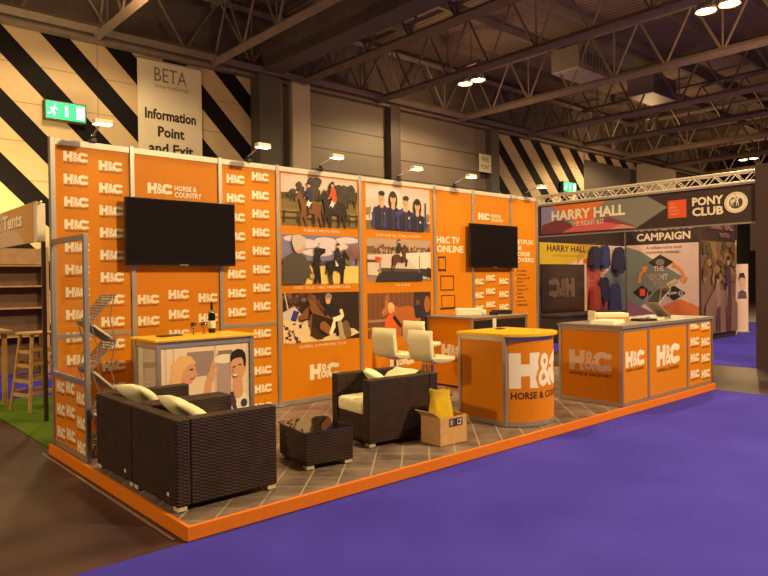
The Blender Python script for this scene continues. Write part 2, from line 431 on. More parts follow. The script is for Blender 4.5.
def roof_truss(i, p0, p1, step=1.55):
    p0 = V(p0); p1 = V(p1); d = (p1 - p0); L = d.length; d.normalize(); q = MB(); up = V((0, 0, 1.55)); sd = d.cross(V((0, 0, 1))) * .07
    def bar(a, c, w):
        q.tube([a, c], w, 0, 4)
    bar(p0, p1, .13); bar(p0 + up, p1 + up, .11)
    k = int(L / step)
    for j in range(k):
        a = p0 + d * (L * j / k); c = p0 + d * (L * (j + 1) / k); mid = (a + c) / 2 + up
        bar(a, mid, .04); bar(mid, c, .04)
        if j % 2 == 0: bar(a, a + up, .03)
    return struct(q.build('trim_%d' % i, 'truss'))
for x in (-4.2, .2, 3.85, 6.95, 9.85, 13.0, 17.05, 21.5, 25.3, 29.4, 33.8, 38.5, 44, 50):
    roof_truss(n, (x, -22, 7.76), (x, 9.7, 7.76)); n += 1
roof_truss(n, (-20, 9.45, 7.82), (60, 9.45, 7.82), 2.0); n += 1

# ================================================================== CARPETS
tag(MB().box(-14, 8.22, -18, -3.066, .0, .008).build('carpet', 'blue'), 'large royal blue aisle carpet along the front of the orange stand', 'carpet')
tag(MB().box(11.12, 24, -12, 9, .0, .008).build('carpet', 'blue'), 'blue carpet under the black fascia stand across the aisle', 'carpet')
tag(MB().box(-8, 3, 3.7, 9.5, .0, .008).build('carpet', 'blue'), 'blue carpet strip beneath the wooden stool and shelves', 'carpet')
tag(MB().box(.06, 3, .26, 3.7, .0, .012).build('carpet', 'green'), 'lime green carpet behind the left end of the stand', 'carpet')
tag(MB().box(-.05, -.034, -2.96, .05, .0, .006).build('floor_tape', 'tape'), 'thin pale tape strip on concrete beside the orange kerb', 'tape')

# ================================================================== PLATFORM
HP = .1025
PW, PD = 8.22, 3.063
t = thing('stand_platform', 'low tiled platform with bright orange kerb under the whole stand', 'platform')
MB().box(.03, PW - .03, -PD + .03, -.03, .01, HP - .006).build('tiled_deck', 'tiles', t)
b = MB()
b.box(0, PW, -PD, -PD + .03, 0.008, HP, bev=.004); b.box(0, .03, -PD + .03, .0, 0.001, HP, bev=.004); b.box(PW - .03, PW, -PD + .03, 0, 0.001, HP, bev=.004)
b.build('kerb', 'kerb', t)

# ================================================================== BACK WALL PANELS
ZT = 3.115
S = [.075, .861, 1.89, 2.678, 4.016, 5.499, 6.398, 7.397, 8.154]
zz = HP
def panel(i, label, midrail=False):
    x0, x1 = S[i] + .027, S[i + 1] - .027
    t = thing('wall_panel', label, 'wall panel', ((x0 + x1) / 2, 0, zz), 0)
    cx = (x0 + x1) / 2
    MB().box(x0 - cx, x1 - cx, -.006, .03, .06, ZT - .06 - zz).build('board', 'orange', t)
    MB().box(x0 - cx, x1 - cx, -.016, .036, ZT - .06 - zz, ZT - zz).build('top_rail', 'rail', t)
    MB().box(x0 - cx, x1 - cx, -.016, .036, 0, .06).build('bottom_rail', 'alu', t)
    if midrail: MB().box(x0 - cx, x1 - cx, -.012, -.006, 1.13 - zz, 1.17 - zz).build('middle_rail', 'alu', t)
    def place(art, name='printed_logo'):
        return art.build(name, lambda u, v, h: V((u - cx, -.0065 - h, v - zz)), t)
    return t, place
plab = ['post at the left end of the orange back wall', 'post at the left edge of the larger television', 'post between larger television panel and third logo panel',
        'post left of the first column of photographs', 'post between the two columns of photographs', 'post right of the photograph with the chestnut horse',
        'post at the left edge of the smaller television', 'post at the right edge of the smaller television', 'post at the right end of the orange back wall']
for x, l in zip(S, plab):
    t = thing('wall_post', 'slim aluminium ' + l, 'post', (x, 0, zz), 0, 'posts of the orange back wall')
    MB().box(-.025, .025, -.025, .04, 0, ZT - zz + .012, bev=.006).build('upright', 'alu', t)
    MB().box(-.04, .04, -.04, .05, 0, .012).build('foot_plate', 'alu', t)

def logos(pl, cols):
    for x, w, top, pitch, n in cols:
        for k in range(n): pl(Art().logo(x, top - k * pitch - w / 2.4, w, WH, OR, DK))
t, pl = panel(0, 'narrow orange panel of repeated white logos at left end of back wall', True)
logos(pl, [(.18, .235, 3.0, .227, 12), (.522, .24, 2.945, .2315, 11)])
t, pl = panel(1, 'orange panel behind the larger television and the photo counter', False)
logos(pl, [(.905, .235, 1.545, .232, 5), (1.247, .24, 1.592, .222, 5), (1.602, .24, 1.545, .232, 5)])
a = Art()
a.logo(1.03, 2.645, .28, WH, OR); a.text('HORSE &', 1.335, 2.695, 1.60, 2.755, WH, .03); a.text('COUNTRY', 1.335, 2.622, 1.66, 2.682, WH, .03)
pl(a)
t, pl = panel(2, 'narrow orange logo panel between larger television and photographs', True)
logos(pl, [(1.98, .24, 2.946, .226, 8), (1.98, .24, .98, .226, 4), (2.32, .24, 3.005, .226, 8), (2.32, .24, 1.09, .226, 5)])

# ---- photograph artwork -------------------------------------------------
def horse(a, x, y, s, c, mane, flip=False, rot=0, rider=None, legs='stand', saddle=True):
    cr, sr = math.cos(rot), math.sin(rot)
    def T(u, v):
        u2, v2 = (u - .5) * cr - (v - .6) * sr + .5, (u - .5) * sr + (v - .6) * cr + .6
        if flip: u2 = 1 - u2
        return old(x + u2 * s, y + v2 * s) if old else (x + u2 * s, y + v2 * s)
    old = a.T; a.T = T
    if legs == 'stand': L = [((.70, .55), (.71, .28), (.69, .02)), ((.63, .55), (.66, .28), (.64, .02)), ((.14, .6), (.08, .30), (.12, .02)), ((.22, .55), (.19, .28), (.22, .02))]
    elif legs == 'walk': L = [((.70, .55), (.78, .30), (.80, .02)), ((.63, .55), (.62, .28), (.55, .04)), ((.14, .6), (.04, .30), (.0, .03)), ((.22, .55), (.22, .28), (.28, .02))]
    else: L = [((.70, .58), (.86, .48), (.78, .30)), ((.66, .55), (.80, .42), (.72, .26)), ((.14, .6), (-.04, .38), (-.14, .2)), ((.20, .55), (.06, .30), (-.04, .12))]
    for l in L:
        a.cap(*l[0], *l[1], .085, .04, c); a.cap(*l[1], *l[2], .04, .028, c); a.cap(*l[2], l[2][0] + .04, l[2][1], .03, .02, mane)
    a.cap(.04, .74, -.06, .36, .05, .03, mane)
    a.poly([(.02, .60), (.04, .76), (.14, .84), (.30, .82), (.45, .79), (.58, .84), (.68, .97), (.76, 1.12), (.81, 1.24), (.84, 1.14), (.90, 1.08), (1.0, .94), (1.02, .86), (.96, .83), (.86, .93), (.83, .84), (.80, .68), (.74, .55), (.6, .48), (.32, .47), (.12, .52)], c)
    a.poly([(.58, .84), (.64, .98), (.74, 1.16), (.78, 1.20), (.75, 1.06), (.68, .92)], mane)
    a.ell(.895, 1.04, .012, .014, (.01, .01, .01), 8)
    if rider:
        j, br, hel = rider
        if saddle: a.poly([(.36, .82), (.52, .82), (.54, .62), (.38, .62)], (.6, .55, .48) if br[0] < .5 else (.05, .04, .05))
        a.cap(.44, .88, .56, .68, .075, .055, br); a.cap(.56, .68, .51, .46, .05, .035, (.02, .015, .015)); a.cap(.51, .45, .58, .44, .03, .02, (.02, .015, .015))
        a.cap(.42, .92, .47, 1.20, .085, .095, j); a.cap(.48, 1.18, .60, .98, .05, .035, j); a.ell(.65, .95, .025, .025, (.5, .3, .2), 8)
        a.ell(.49, 1.36, .06, .075, (.55, .33, .22)); a.poly([(.42, 1.37), (.43, 1.45), (.50, 1.47), (.56, 1.43), (.60, 1.38)], hel)
    a.T = old
def tree(a, x, y, r, c):
    a.cap(x, y - r * 1.2, x, y, r * .08, r * .06, (.05, .035, .02))
    q = random.Random(int(x * 1000 + y * 77))
    for k in range(9): a.ell(x + q.uniform(-.6, .6) * r, y + q.uniform(-.5, .6) * r, r * q.uniform(.3, .5), r * q.uniform(.28, .45), tuple(v * q.uniform(.7, 1.3) for v in c), 9)
def frame_art(x0, z0, x1, z1):
    a = Art(); w, h = x1 - x0, z1 - z0; a.photo = True
    a.clip = (x0, x1, z0, z1)
    a.T = lambda u, v: (x0 + u * w, z0 + v * w)             # unit = picture width
    return a, h / w
BRN = (.20, .085, .03); DBR = (.035, .02, .016); SKIN = (.62, .36, .24)

t, pl = panel(3, 'orange panel with three riding photographs, first photo column from left')
# riders in a field
a, H = frame_art(2.735, 2.38, 3.967, 3.035)
a.rect(0, 0, 1, H, (.62, .50, .46)); a.rect(0, .25, 1, .34, (.10, .075, .035)); a.rect(0, 0, 1, .27, (.20, .15, .05)); a.rect(0, .10, 1, .17, (.28, .21, .08))
for x, y, r in ((.24, .40, .07), (.30, .34, .08), (.43, .42, .12), (.64, .39, .11), (.74, .37, .12), (.86, .37, .12), (.96, .37, .11), (.12, .33, .06)): tree(a, x, y, r, (.075, .05, .035))
for z in (.075, .135): a.rect(0, z, 1, z + .011, (.05, .035, .02))
for x in (.02, .19, .38, .62, .87, .98): a.rect(x, .03, x + .016, .16, (.05, .035, .02))
horse(a, .16, -.03, .34, BRN, DBR, True, 0, ((.03, .03, .09), (.75, .70, .6), (.02, .02, .02)), 'walk')
horse(a, .46, -.03, .36, DBR, (.01, .01, .01), True, 0, ((.62, .10, .03), (.65, .6, .5), (.02, .02, .02)), 'walk')
pl(a, 'riders_photograph')
# man, cameraman, horse
a, H = frame_art(2.735, 1.635, 3.975, 2.27)
a.rect(0, 0, 1, H, (.22, .20, .34)); a.rect(0, 0, 1, .19, (.80, .55, .20))
for x, y, rx, ry in ((.30, .42, .16, .05), (.55, .46, .14, .035), (.66, .40, .20, .05), (.85, .47, .16, .035), (.45, .33, .2, .04), (.12, .47, .1, .03)): a.ell(x, y, rx, ry, (.60, .53, .58), 18)
for x in (.30, .38, .46, .55, .63, .72): tree(a, x, .22, .05, (.09, .06, .04))
for x, y in ((.88, .32), (.97, .33), (.80, .28)): tree(a, x, y, .10, (.22, .15, .12))
horse(a, .56, .0, .30, (.02, .014, .014), (.01, .01, .01), False, 0, ((.03, .025, .035), (.03, .02, .03), (.01, .01, .01)), 'stand')
a.cap(.43, .30, .42, .16, .04, .035, (.015, .012, .014)); a.cap(.41, .16, .40, .01, .025, .018, (.015, .012, .014)); a.cap(.44, .16, .46, .01, .025, .018, (.015, .012, .014))
a.ell(.415, .35, .026, .032, (.03, .02, .02)); a.cap(.43, .29, .50, .33, .018, .014, (.015, .012, .014)); a.poly([(.43, .33), (.53, .32), (.54, .37), (.44, .38)], (.012, .01, .012))
a.poly([(0, 0), (.27, 0), (.31, .10), (.29, .25), (.22, .32), (.10, .32), (.0, .26)], (.10, .085, .075)); a.cap(.24, .26, .34, .09, .045, .03, (.10, .085, .075)); a.ell(.36, .08, .03, .03, (.5, .28, .16))
a.ell(.20, .41, .08, .095, (.52, .33, .24)); a.poly([(.11, .42), (.12, .50), (.20, .515), (.28, .48), (.27, .40), (.22, .36), (.16, .34)], (.52, .46, .40))
pl(a, 'filming_photograph')
# show jumper close up
a, H = frame_art(2.735, .88, 3.98, 1.52)
a.rect(0, 0, 1, H, (.040, .022, .022))
q = random.Random(3)
for k in range(26): a.ell(q.uniform(0, .45), q.uniform(.36, .5), q.uniform(.015, .04), q.uniform(.015, .035), q.choice([(.16, .05, .04), (.10, .05, .05), (.25, .11, .08)]), 8)
a.poly([(0, .14), (.0, .32), (.14, .38), (.24, .28), (.30, .14)], (.55, .50, .50)); a.poly([(.09, .24), (.13, .34), (.20, .32), (.15, .21)], (.06, .04, .26)); a.poly([(.22, .22), (.3, .30), (.36, .26), (.3, .16)], (.6, .55, .52))
a.poly([(0, 0), (.78, 0), (1, .06), (.92, .11), (.80, .12), (.5, .03), (.26, .20), (0, .25)], (.68, .55, .36))
for k in range(34): a.ell(q.uniform(.0, .24), q.uniform(.0, .20), q.uniform(.008, .026), q.uniform(.008, .022), q.choice([(.10, .06, .05), (.55, .12, .05), (.7, .6, .5), (.05, .05, .07)]), 8)
a.path([(.02, .52), (.06, .34)], .008, (.5, .45, .4))
CH = (.24, .10, .032)
a.poly([(.34, .10), (.36, .30), (.30, .38), (.23, .30), (.18, .27), (.19, .22), (.24, .21), (.30, .24), (.33, .38), (.31, .45), (.36, .44), (.40, .47), (.42, .42), (.52, .34), (.62, .22), (.70, .10), (.68, .02), (.54, .01), (.44, .05)], CH)
a.poly([(.31, .42), (.29, .48), (.33, .44)], CH); a.poly([(.40, .43), (.50, .34), (.55, .26), (.48, .30), (.42, .38)], (.10, .04, .015)); a.ell(.29, .36, .01, .008, (.01, .01, .01), 8)
a.poly([(.36, .17), (.33, .07), (.42, .02), (.50, .02), (.44, .10)], (.07, .03, .015)); a.cap(.50, .16, .58, .10, .05, .04, (.30, .13, .045)); a.path([(.21, .23), (.33, .24), (.31, .40)], .007, (.05, .03, .02))
a.poly([(.52, .30), (.54, .40), (.60, .42), (.70, .36), (.76, .30), (.72, .25), (.62, .24)], (.018, .018, .032)); a.cap(.55, .37, .53, .28, .03, .022, (.018, .018, .032)); a.cap(.74, .31, .76, .26, .022, .02, (.7, .62, .5))
a.poly([(.62, .24), (.74, .27), (.77, .24), (.70, .17), (.66, .16)], (.80, .72, .58)); a.cap(.66, .20, .60, .08, .032, .022, (.80, .72, .58)); a.cap(.68, .18, .69, .06, .022, .02, (.02, .016, .02)); a.cap(.72, .18, .76, .05, .03, .045, (.45, .36, .26)); a.cap(.80, .16, .83, .06, .045, .05, (.20, .13, .07))
a.ell(.565, .43, .034, .042, SKIN); a.poly([(.52, .44), (.53, .49), (.57, .51), (.61, .49), (.62, .44), (.57, .455)], (.28, .24, .22))
pl(a, 'show_jumper_photograph')
for c_ in (('RUDALL MEETS WITH', 3.08, 2.312, 3.655, 2.345), ('YARD TALK / H&C MASTERCLASS', 2.90, 1.572, 3.83, 1.606), ('GLOBAL CHAMPIONS TOUR', 2.98, .812, 3.75, .846)): pl(Art().text(*c_, WH), 'caption')
pl(Art().logo(3.14, .385, .48, WH, OR))

t, pl = panel(4, 'orange panel with team, water jump and chestnut horse photographs')
a, H = frame_art(4.125, 2.39, 5.405, 3.03)
a.rect(0, 0, 1, H, (.62, .50, .46)); a.ell(.2, .42, .3, .08, (.66, .55, .52)); a.ell(.75, .46, .3, .05, (.58, .46, .46)); a.rect(0, 0, 1, .10, (.20, .15, .08))
for x, y, r in ((.05, .20, .06), (.12, .17, .05), (.95, .15, .07), (.88, .12, .05)): tree(a, x, y, r, (.26, .18, .11))
a.rect(.905, .10, .93, .34, (.08, .06, .06))
NV = (.022, .020, .060); NV2 = (.06, .055, .22)
def bust(cx, top, hair, long_, s=1.0):
    a.cap(cx - .09 * s, top - .20 * s, cx - .115 * s, .06, .035, .04, NV2); a.cap(cx + .09 * s, top - .20 * s, cx + .115 * s, .06, .035, .04, NV2)
    a.poly([(cx - .10 * s, 0), (cx - .115 * s, top - .20 * s), (cx - .05 * s, top - .145 * s), (cx + .05 * s, top - .145 * s), (cx + .115 * s, top - .20 * s), (cx + .10 * s, 0)], NV)
    if long_: a.ell(cx, top - .07 * s, .068 * s, .105 * s, hair)
    a.cap(cx, top - .10 * s, cx, top - .15 * s, .025, .028, SKIN); a.ell(cx, top - .055 * s, .042 * s, .058 * s, SKIN); a.ell(cx, top - .015 * s, .047 * s, .03 * s, hair)
    a.path([(cx - .02 * s, top - .055 * s), (cx - .012 * s, top - .055 * s)], .004, DBR); a.path([(cx + .012 * s, top - .055 * s), (cx + .02 * s, top - .055 * s)], .004, DBR); a.path([(cx - .014 * s, top - .088 * s), (cx + .014 * s, top - .088 * s)], .004, (.4, .12, .1))
    a.rect(cx - .004, 0, cx + .004, top - .16 * s, (.12, .10, .16)); a.ell(cx + .045 * s, top - .24 * s, .014, .016, (.6, .55, .55), 10)
bust(.23, .42, (.03, .02, .016), False); bust(.40, .41, (.05, .025, .016), True); bust(.60, .39, (.04, .025, .018), False); bust(.78, .35, (.03, .016, .014), True)
a.cap(.45, .18, .56, .24, .032, .026, NV2); a.ell(.575, .25, .026, .028, SKIN)
pl(a, 'team_photograph')
a, H = frame_art(4.135, 1.648, 5.40, 2.265)
a.rect(0, 0, 1, H, (.36, .25, .20)); a.rect(0, .32, 1, .40, (.20, .13, .08)); a.rect(0, .40, 1, .49, (.42, .32, .25))
q = random.Random(8)
for k in range(60): a.ell(q.uniform(0, 1), q.uniform(.33, .41), .013, .02, q.choice([(.5, .4, .35), (.25, .08, .07), (.10, .08, .09), (.45, .25, .2)]), 7)
a.poly([(0, .08), (0, .30), (.55, .33), (1, .35), (1, .02)], (.56, .49, .45)); a.poly([(.55, .33), (1, .35), (1, .12), (.82, .12), (.62, .26)], (.66, .60, .56))
a.poly([(.12, .0), (.18, .13), (.80, .12), (.86, .02), (.84, 0)], (.045, .038, .045)); a.poly([(.14, .12), (.18, .16), (.80, .145), (.80, .11)], (.10, .08, .07))
a.rect(.0, .22, .20, .25, (.10, .07, .05)); a.poly([(.10, .24), (.20, .22), (.21, .27), (.12, .29)], (.75, .08, .03)); a.rect(.17, .10, .20, .24, (.35, .25, .22)); a.rect(.80, .10, .815, .30, (.25, .2, .2))
for x in (.86, .93, .99): tree(a, x, .10, .07, (.05, .045, .04))
horse(a, .37, .10, .27, (.13, .055, .025), DBR, False, .12, ((.04, .045, .05), (.6, .55, .48), (.06, .05, .05)), 'jump')
pl(a, 'water_jump_photograph')
a, H = frame_art(4.137, .85, 5.397, 1.49)
a.rect(0, 0, 1, H, (.22, .10, .05))
for k in range(14): a.rect(k / 14, 0, k / 14 + .012, H, (.15, .065, .03))
a.rect(0, .18, .33, .21, (.34, .24, .2)); a.rect(0, .10, 1, .12, (.45, .22, .12)); a.rect(.72, 0, 1, H, (.06, .035, .04)); a.ell(.94, .36, .05, .10, (.36, .14, .05))
CB = (.42, .15, .045)
a.poly([(.22, .24), (.20, .30), (.24, .34), (.27, .47), (.30, .50), (.32, .44), (.36, .38), (.46, .34), (.62, .35), (.76, .32), (.83, .24), (.82, .02), (.74, .0), (.72, .15), (.52, .13), (.50, .0), (.42, .0), (.40, .17), (.32, .28), (.27, .25)], CB)
a.poly([(.27, .46), (.34, .40), (.40, .34), (.36, .36), (.30, .42)], (.16, .05, .02)); a.ell(.255, .36, .008, .01, (.01, .01, .01), 8); a.path([(.22, .28), (.27, .32), (.29, .42)], .006, (.4, .3, .25))
a.poly([(.24, .0), (.26, .20), (.31, .26), (.38, .26), (.42, .18), (.43, 0)], (.68, .14, .03)); a.ell(.345, .325, .045, .055, (.6, .36, .24)); a.poly([(.30, .34), (.31, .39), (.36, .40), (.40, .36), (.40, .28), (.37, .33)], (.66, .45, .22)); a.cap(.40, .22, .50, .12, .025, .02, (.03, .02, .04))
a.ell(.78, .38, .035, .04, (.2, .08, .04)); a.poly([(.71, .34), (.74, .20), (.86, .20), (.86, .33), (.80, .36)], (.035, .03, .07))
pl(a, 'chestnut_horse_photograph')
for c_ in (('BLUE CHIP ALL STARS ACADEMY', 4.315, 2.300, 5.215, 2.334), ('THE EVENT', 4.66, 1.582, 4.98, 1.614)): pl(Art().text(*c_, WH), 'caption')
pl(Art().logo(4.55, .42, .48, WH, OR))

t, pl = panel(5, 'orange panel lettered H&C TV ONLINE with phone and tablet outlines')
a = Art(); a.text('H&C TV', 5.55, 2.235, 6.08, 2.345, WH, .03); a.text('ONLINE', 5.55, 2.095, 6.17, 2.205, WH, .03)
def outline(x0, y0, x1, y1, w, c=DK):
    a.rect(x0, y0, x1, y0 + w, c); a.rect(x0, y1 - w, x1, y1, c); a.rect(x0, y0 + w, x0 + w, y1 - w, c); a.rect(x1 - w, y0 + w, x1, y1 - w, c)
outline(5.58, 1.80, 5.75, 2.03, .016); a.rect(5.58, 1.80, 5.75, 1.835, DK); a.ell(5.665, 1.818, .011, .011, OR, 10); a.rect(5.58, 2.005, 5.75, 2.03, DK)
outline(5.62, 1.50, 5.93, 1.735, .018); a.ell(5.905, 1.615, .008, .008, WH, 8)
outline(5.64, 1.225, 5.95, 1.43, .014); a.rect(5.60, 1.205, 5.99, 1.228, DK)
pl(a, 'printed_lettering')
t, pl = panel(6, 'orange panel behind the smaller television')
logos(pl, [(6.42, .24, 1.683, .222, 6), (6.72, .24, 1.742, .222, 6), (7.07, .25, 1.687, .222, 6)])
a = Art()
a.logo(6.545, 2.648, .28, WH, OR); a.text('HORSE &', 6.86, 2.70, 7.13, 2.757, WH, .03); a.text('COUNTRY', 6.86, 2.628, 7.19, 2.685, WH, .03)
pl(a)
t, pl = panel(7, 'narrow orange text panel at the right end of back wall')
a = Art()
for k, (s_, x1) in enumerate((('NETFLIX', 8.06), ('FOR', 7.72), ('HORSE', 7.95), ('LOVERS', 8.06))): a.text(s_, 7.47, 2.275 - k * .105, x1, 2.355 - k * .105, WH, .025)
for k, s_ in enumerate(('No contract', 'to subscribe', 'Watch over 500', 'full length', 'shows anytime', 'Stream live TV', 'anywhere', 'High quality', 'viewing on any', 'mobile device')):
    a.textw(s_, 7.56, 1.79 - k * .066, .040, DK, .01)
for k in (0, 2, 5, 7): a.ell(7.52, 1.812 - k * .066, .014, .014, WH, 8)
pl(a, 'printed_lettering')

# ---- arm spotlights along the top of the wall
def arm_light(x, dx, label):
    t = thing('arm_spotlight', label, 'spotlight', (x, 0, ZT), 0, 'arm spotlights along the back wall top')
    MB().box(-.03, .03, -.045, .055, .001, .04, bev=.006).tube([(0, 0, .04), (0, -.01, .075)], .022).build('clamp', 'black', t)
    MB().tube([(0, -.01, .07), (dx * .5, -.20, .115), (dx, -.36, .15)], .008).build('arm', 'alu', t)
    h = MB().prism([(-.05, 0), (-.035, .045), (.035, .045), (.05, 0)], lambda u, v, w: V((dx + w, -.39 + u, .115 + v)), -.085, .085, bev=.005).build('lamp_head', 'reflector', t)
    MB().box(dx - .078, dx + .078, -.435, -.345, .108, .1148).build('lens', 'lamp', h)
for x, dx, l in ((.466, -.03, 'arm spotlight above the leftmost logo panel near green exit sign'), (2.275, -.03, 'arm spotlight above logo panel right of larger television'),
                 (3.35, -.02, 'arm spotlight above photograph of two riders in a field'), (4.755, 0, 'arm spotlight above the team photograph'),
                 (5.966, -.04, 'arm spotlight above the H&C TV ONLINE panel'), (7.827, -.06, 'arm spotlight above the text panel at the right end')):
    arm_light(x, dx, l)

# ---- televisions
def tv(x0, x1, z0, z1, label):
    cx = (x0 + x1) / 2; w = (x1 - x0) / 2; h = z1 - z0
    t = thing('television', label, 'television', (cx, -.12, z0))
    b = MB(); fr = .014
    b.box(-w, w, -.0, .045, 0, h, bev=.006); b.box(-w * .55, w * .55, .045, .068, h * .2, h * .8, bev=.01)
    b.build('casing', 'bezel', t)
    MB().box(-w + fr, w - fr, -.0025, -.0005, fr + .012, h - fr).build('screen', 'screen', t)
    MB().box(-.22, .22, .0685, .105, h * .3, h * .7).build('wall_bracket', 'black', t)
    MB().box(-.05, .05, -.0022, -.0001, .006, .016).build('badge_plate', 'grey', t)
tv(.745, 2.022, 1.855, 2.578, 'larger black flat television above the white photo counter')
tv(6.21, 7.447, 1.855, 2.568, 'black flat television on the wall behind the round counter')

# ---- glass side screen
t = thing('side_screen', 'low side screen, clear glass above orange logo panel, at left end', 'screen', (.06, -.03, HP))
for y, nm in ((-.0, 'post'), (-.965, 'post')): MB().box(-.022, .022, y - .022, y + .022, 0, 2.005, bev=.005).build(nm, 'alu', t)
for z, z1 in ((.0, .05), (.665, .715), (1.955, 2.005)): MB().box(-.016, .016, -.943, -.022, z, z1).build('rail', 'alu', t)
MB().box(-.003, .003, -.943, -.022, .715, 1.955).build('glass_pane', 'glass', t)
MB().box(-.006, .006, -.943, -.022, .05, .665).build('orange_infill', 'orange', t)
for cxx, top in ((.06, .64), (.36, .66), (.67, .60)):
    for k in range(3): Art().logo(cxx, top - .22 * k - .11, .25, WH, OR, DK).build('printed_logo', lambda u, v, h: V((-.0065 - h, -u - .02, v)), t)

# ---- concertina literature racks
def lit_rack(name, label, loc, rz, nodes, w, brochures, foot=True):
    t = thing(name, label, 'brochure rack', loc, rz, None)
    for k, (a_, c_) in enumerate(zip(nodes, nodes[1:])):
        a_ = V((a_[0], 0, a_[1])); c_ = V((c_[0], 0, c_[1])); b = MB(); hw = w / 2
        Y = V((0, 1, 0)); d = (c_ - a_)
        for s_ in (-1, 1): b.tube([a_ + Y * hw * s_, c_ + Y * hw * s_], .007, 0, 6)
        for f in [k_ / 11 for k_ in range(12)]: b.tube([a_ + d * f - Y * hw, a_ + d * f + Y * hw], .006, 0, 5)
        for s_ in (-.6, -.2, .2, .6): b.tube([a_ + Y * hw * s_, c_ + Y * hw * s_], .006, 0, 5)
        lo = a_ if a_.z < c_.z else c_
        b.box(lo.x - .012, lo.x + .012, -hw, hw, lo.z - .004, lo.z + .028)
        b.build('tray', 'grey', t)
        if k in brochures:
            nn = d.cross(Y).normalized(); nn = nn if nn.z > 0 else -nn
            cc = brochures[k]; b = MB()
            m4 = Matrix.Identity(4)
            p = [a_ + d * f + Y * hw * s_ * .8 + nn * .012 for f, s_ in ((.12, -1), (.12, 1), (.88, 1), (.88, -1))]
            b._faces(p + [q_ + nn * .012 for q_ in p], [(0, 1, 2, 3), (4, 5, 6, 7), (0, 1, 5, 4), (1, 2, 6, 5), (2, 3, 7, 6), (3, 0, 4, 7)], 0)
            b.build('brochure_stack', cc, t)
    for s_ in (-1, 1):
        b = MB()
        for a_, c_ in zip(nodes, nodes[2:]): b.tube([(a_[0], w / 2 * s_ * 1.04, a_[1]), (c_[0] * .3 + a_[0] * .2 - .0, w / 2 * s_ * 1.04, (a_[1] + c_[1]) / 2), (c_[0], w / 2 * s_ * 1.04, c_[1])], .005, 0, 5)
        b.build('folding_links', 'grey', t)
    if foot: MB().box(-.12, .13, -w / 2, w / 2, 0, .02, bev=.004).build('base', 'alu', t)
    return t
zn = [.02, .22, .40, .57, .78, 1.03, 1.20, 1.46]
lit_rack('literature_rack', 'tall folding zigzag brochure rack behind the glass side screen', (.245, -.72, HP), .10,
         [((.105 if k % 2 else -.12), z) for k, z in enumerate(zn)], .26, {1: 'paper', 3: 'white', 5: 'paper'})
# ================================================================== FURNITURE
def armchair(label, loc, rz, W=.785, D=.80, Hh=.632):
    t = thing('rattan_armchair', label, 'armchair', loc, rz, 'rattan lounge armchairs')
    z0 = .034; w = W / 2; d = D / 2; th = .105
    MB().box(-d, -d + th, -w, w, z0, Hh, bev=.012).build('backrest', 'rattan', t)
    for s_ in (-1, 1):
        y0, y1 = (w - th, w) if s_ > 0 else (-w, -w + th)
        MB().box(-d + th, d, y0, y1, z0, Hh, bev=.012).build('arm', 'rattan', t)
    MB().box(-d + th, d - .012, -w + th, w - th, z0, .285, bev=.01).build('seat_base', 'rattan', t)
    MB().box(-d + th + .005, d + .004, -w + th + .006, w - th - .006, .286, .425, bev=.035).build('seat_cushion', 'cream', t, True)
    for sx in (-1, 1):
        for sy in (-1, 1):
            MB().box(sx * (d - .045) - .035, sx * (d - .045) + .035, sy * (w - .045) - .035, sy * (w - .045) + .035, 0, .0338, bev=.004).build('foot', 'foot', t)
    MB().box(-d - .003, -d, -w + .12, -w + .15, .09, .115).build('tag', 'white', t)
    return t
armchair('brown rattan armchair by glass screen, far one of the side-by-side pair', (.46, -1.594, HP), 0)
armchair('brown rattan armchair nearest the platform corner, near one of the pair', (.46, -2.386, HP), 0)
armchair('brown rattan armchair facing the coffee table, beside the cardboard box', (2.584, -2.079, HP), PI - math.radians(6.4), .67, .84, .635)

def cushion(name, label, loc, rot, w=.44, h=.44, th=.13):
    b = MB(); n = 12; g = {}
    for sgn in (1, -1):
        for i in range(n + 1):
            for j in range(n + 1):
                u = i / n * 2 - 1; v = j / n * 2 - 1
                edge = i in (0, n) or j in (0, n)
                if sgn < 0 and edge: g[sgn, i, j] = g[1, i, j]; continue
                pz = (max(0, (1 - u * u) * (1 - v * v)) ** .45) * th / 2 * sgn
                pin = 1 - .07 * (1 - abs(u * v)) * max(abs(u), abs(v)) ** 6
                g[sgn, i, j] = b.bm.verts.new((u * w / 2 * pin, v * h / 2 * pin, pz + .006 * math.sin(5 * u + 3 * v)))
        for i in range(n):
            for j in range(n):
                f = [g[sgn, i, j], g[sgn, i + 1, j], g[sgn, i + 1, j + 1], g[sgn, i, j + 1]]
                b.bm.faces.new(f if sgn > 0 else f[::-1])
    o = b.build(name, 'cream', None, True)
    o.location = loc; o.rotation_euler = rot
    return tag(o, label, 'cushion', 'cream scatter cushions on the armchairs')
cushion('scatter_cushion', 'cream scatter cushion on the far armchair by the glass screen', (.345, -1.57, .69), (0, math.radians(38), math.radians(8)))
cushion('scatter_cushion', 'cream scatter cushion on the armchair nearest the platform corner', (.355, -2.36, .69), (0, math.radians(36), math.radians(-6)))
cushion('scatter_cushion', 'cream scatter cushion corner up on armchair beside the cardboard box', (2.50, -2.07, .685), (math.radians(36), math.radians(4), math.radians(46)), .33, .33, .10)
cushion('scatter_cushion', 'cream scatter cushion lying flat behind the upright one, third armchair', (2.79, -2.09, .70), (0, math.radians(-28), math.radians(-6)), .22, .40, .08)

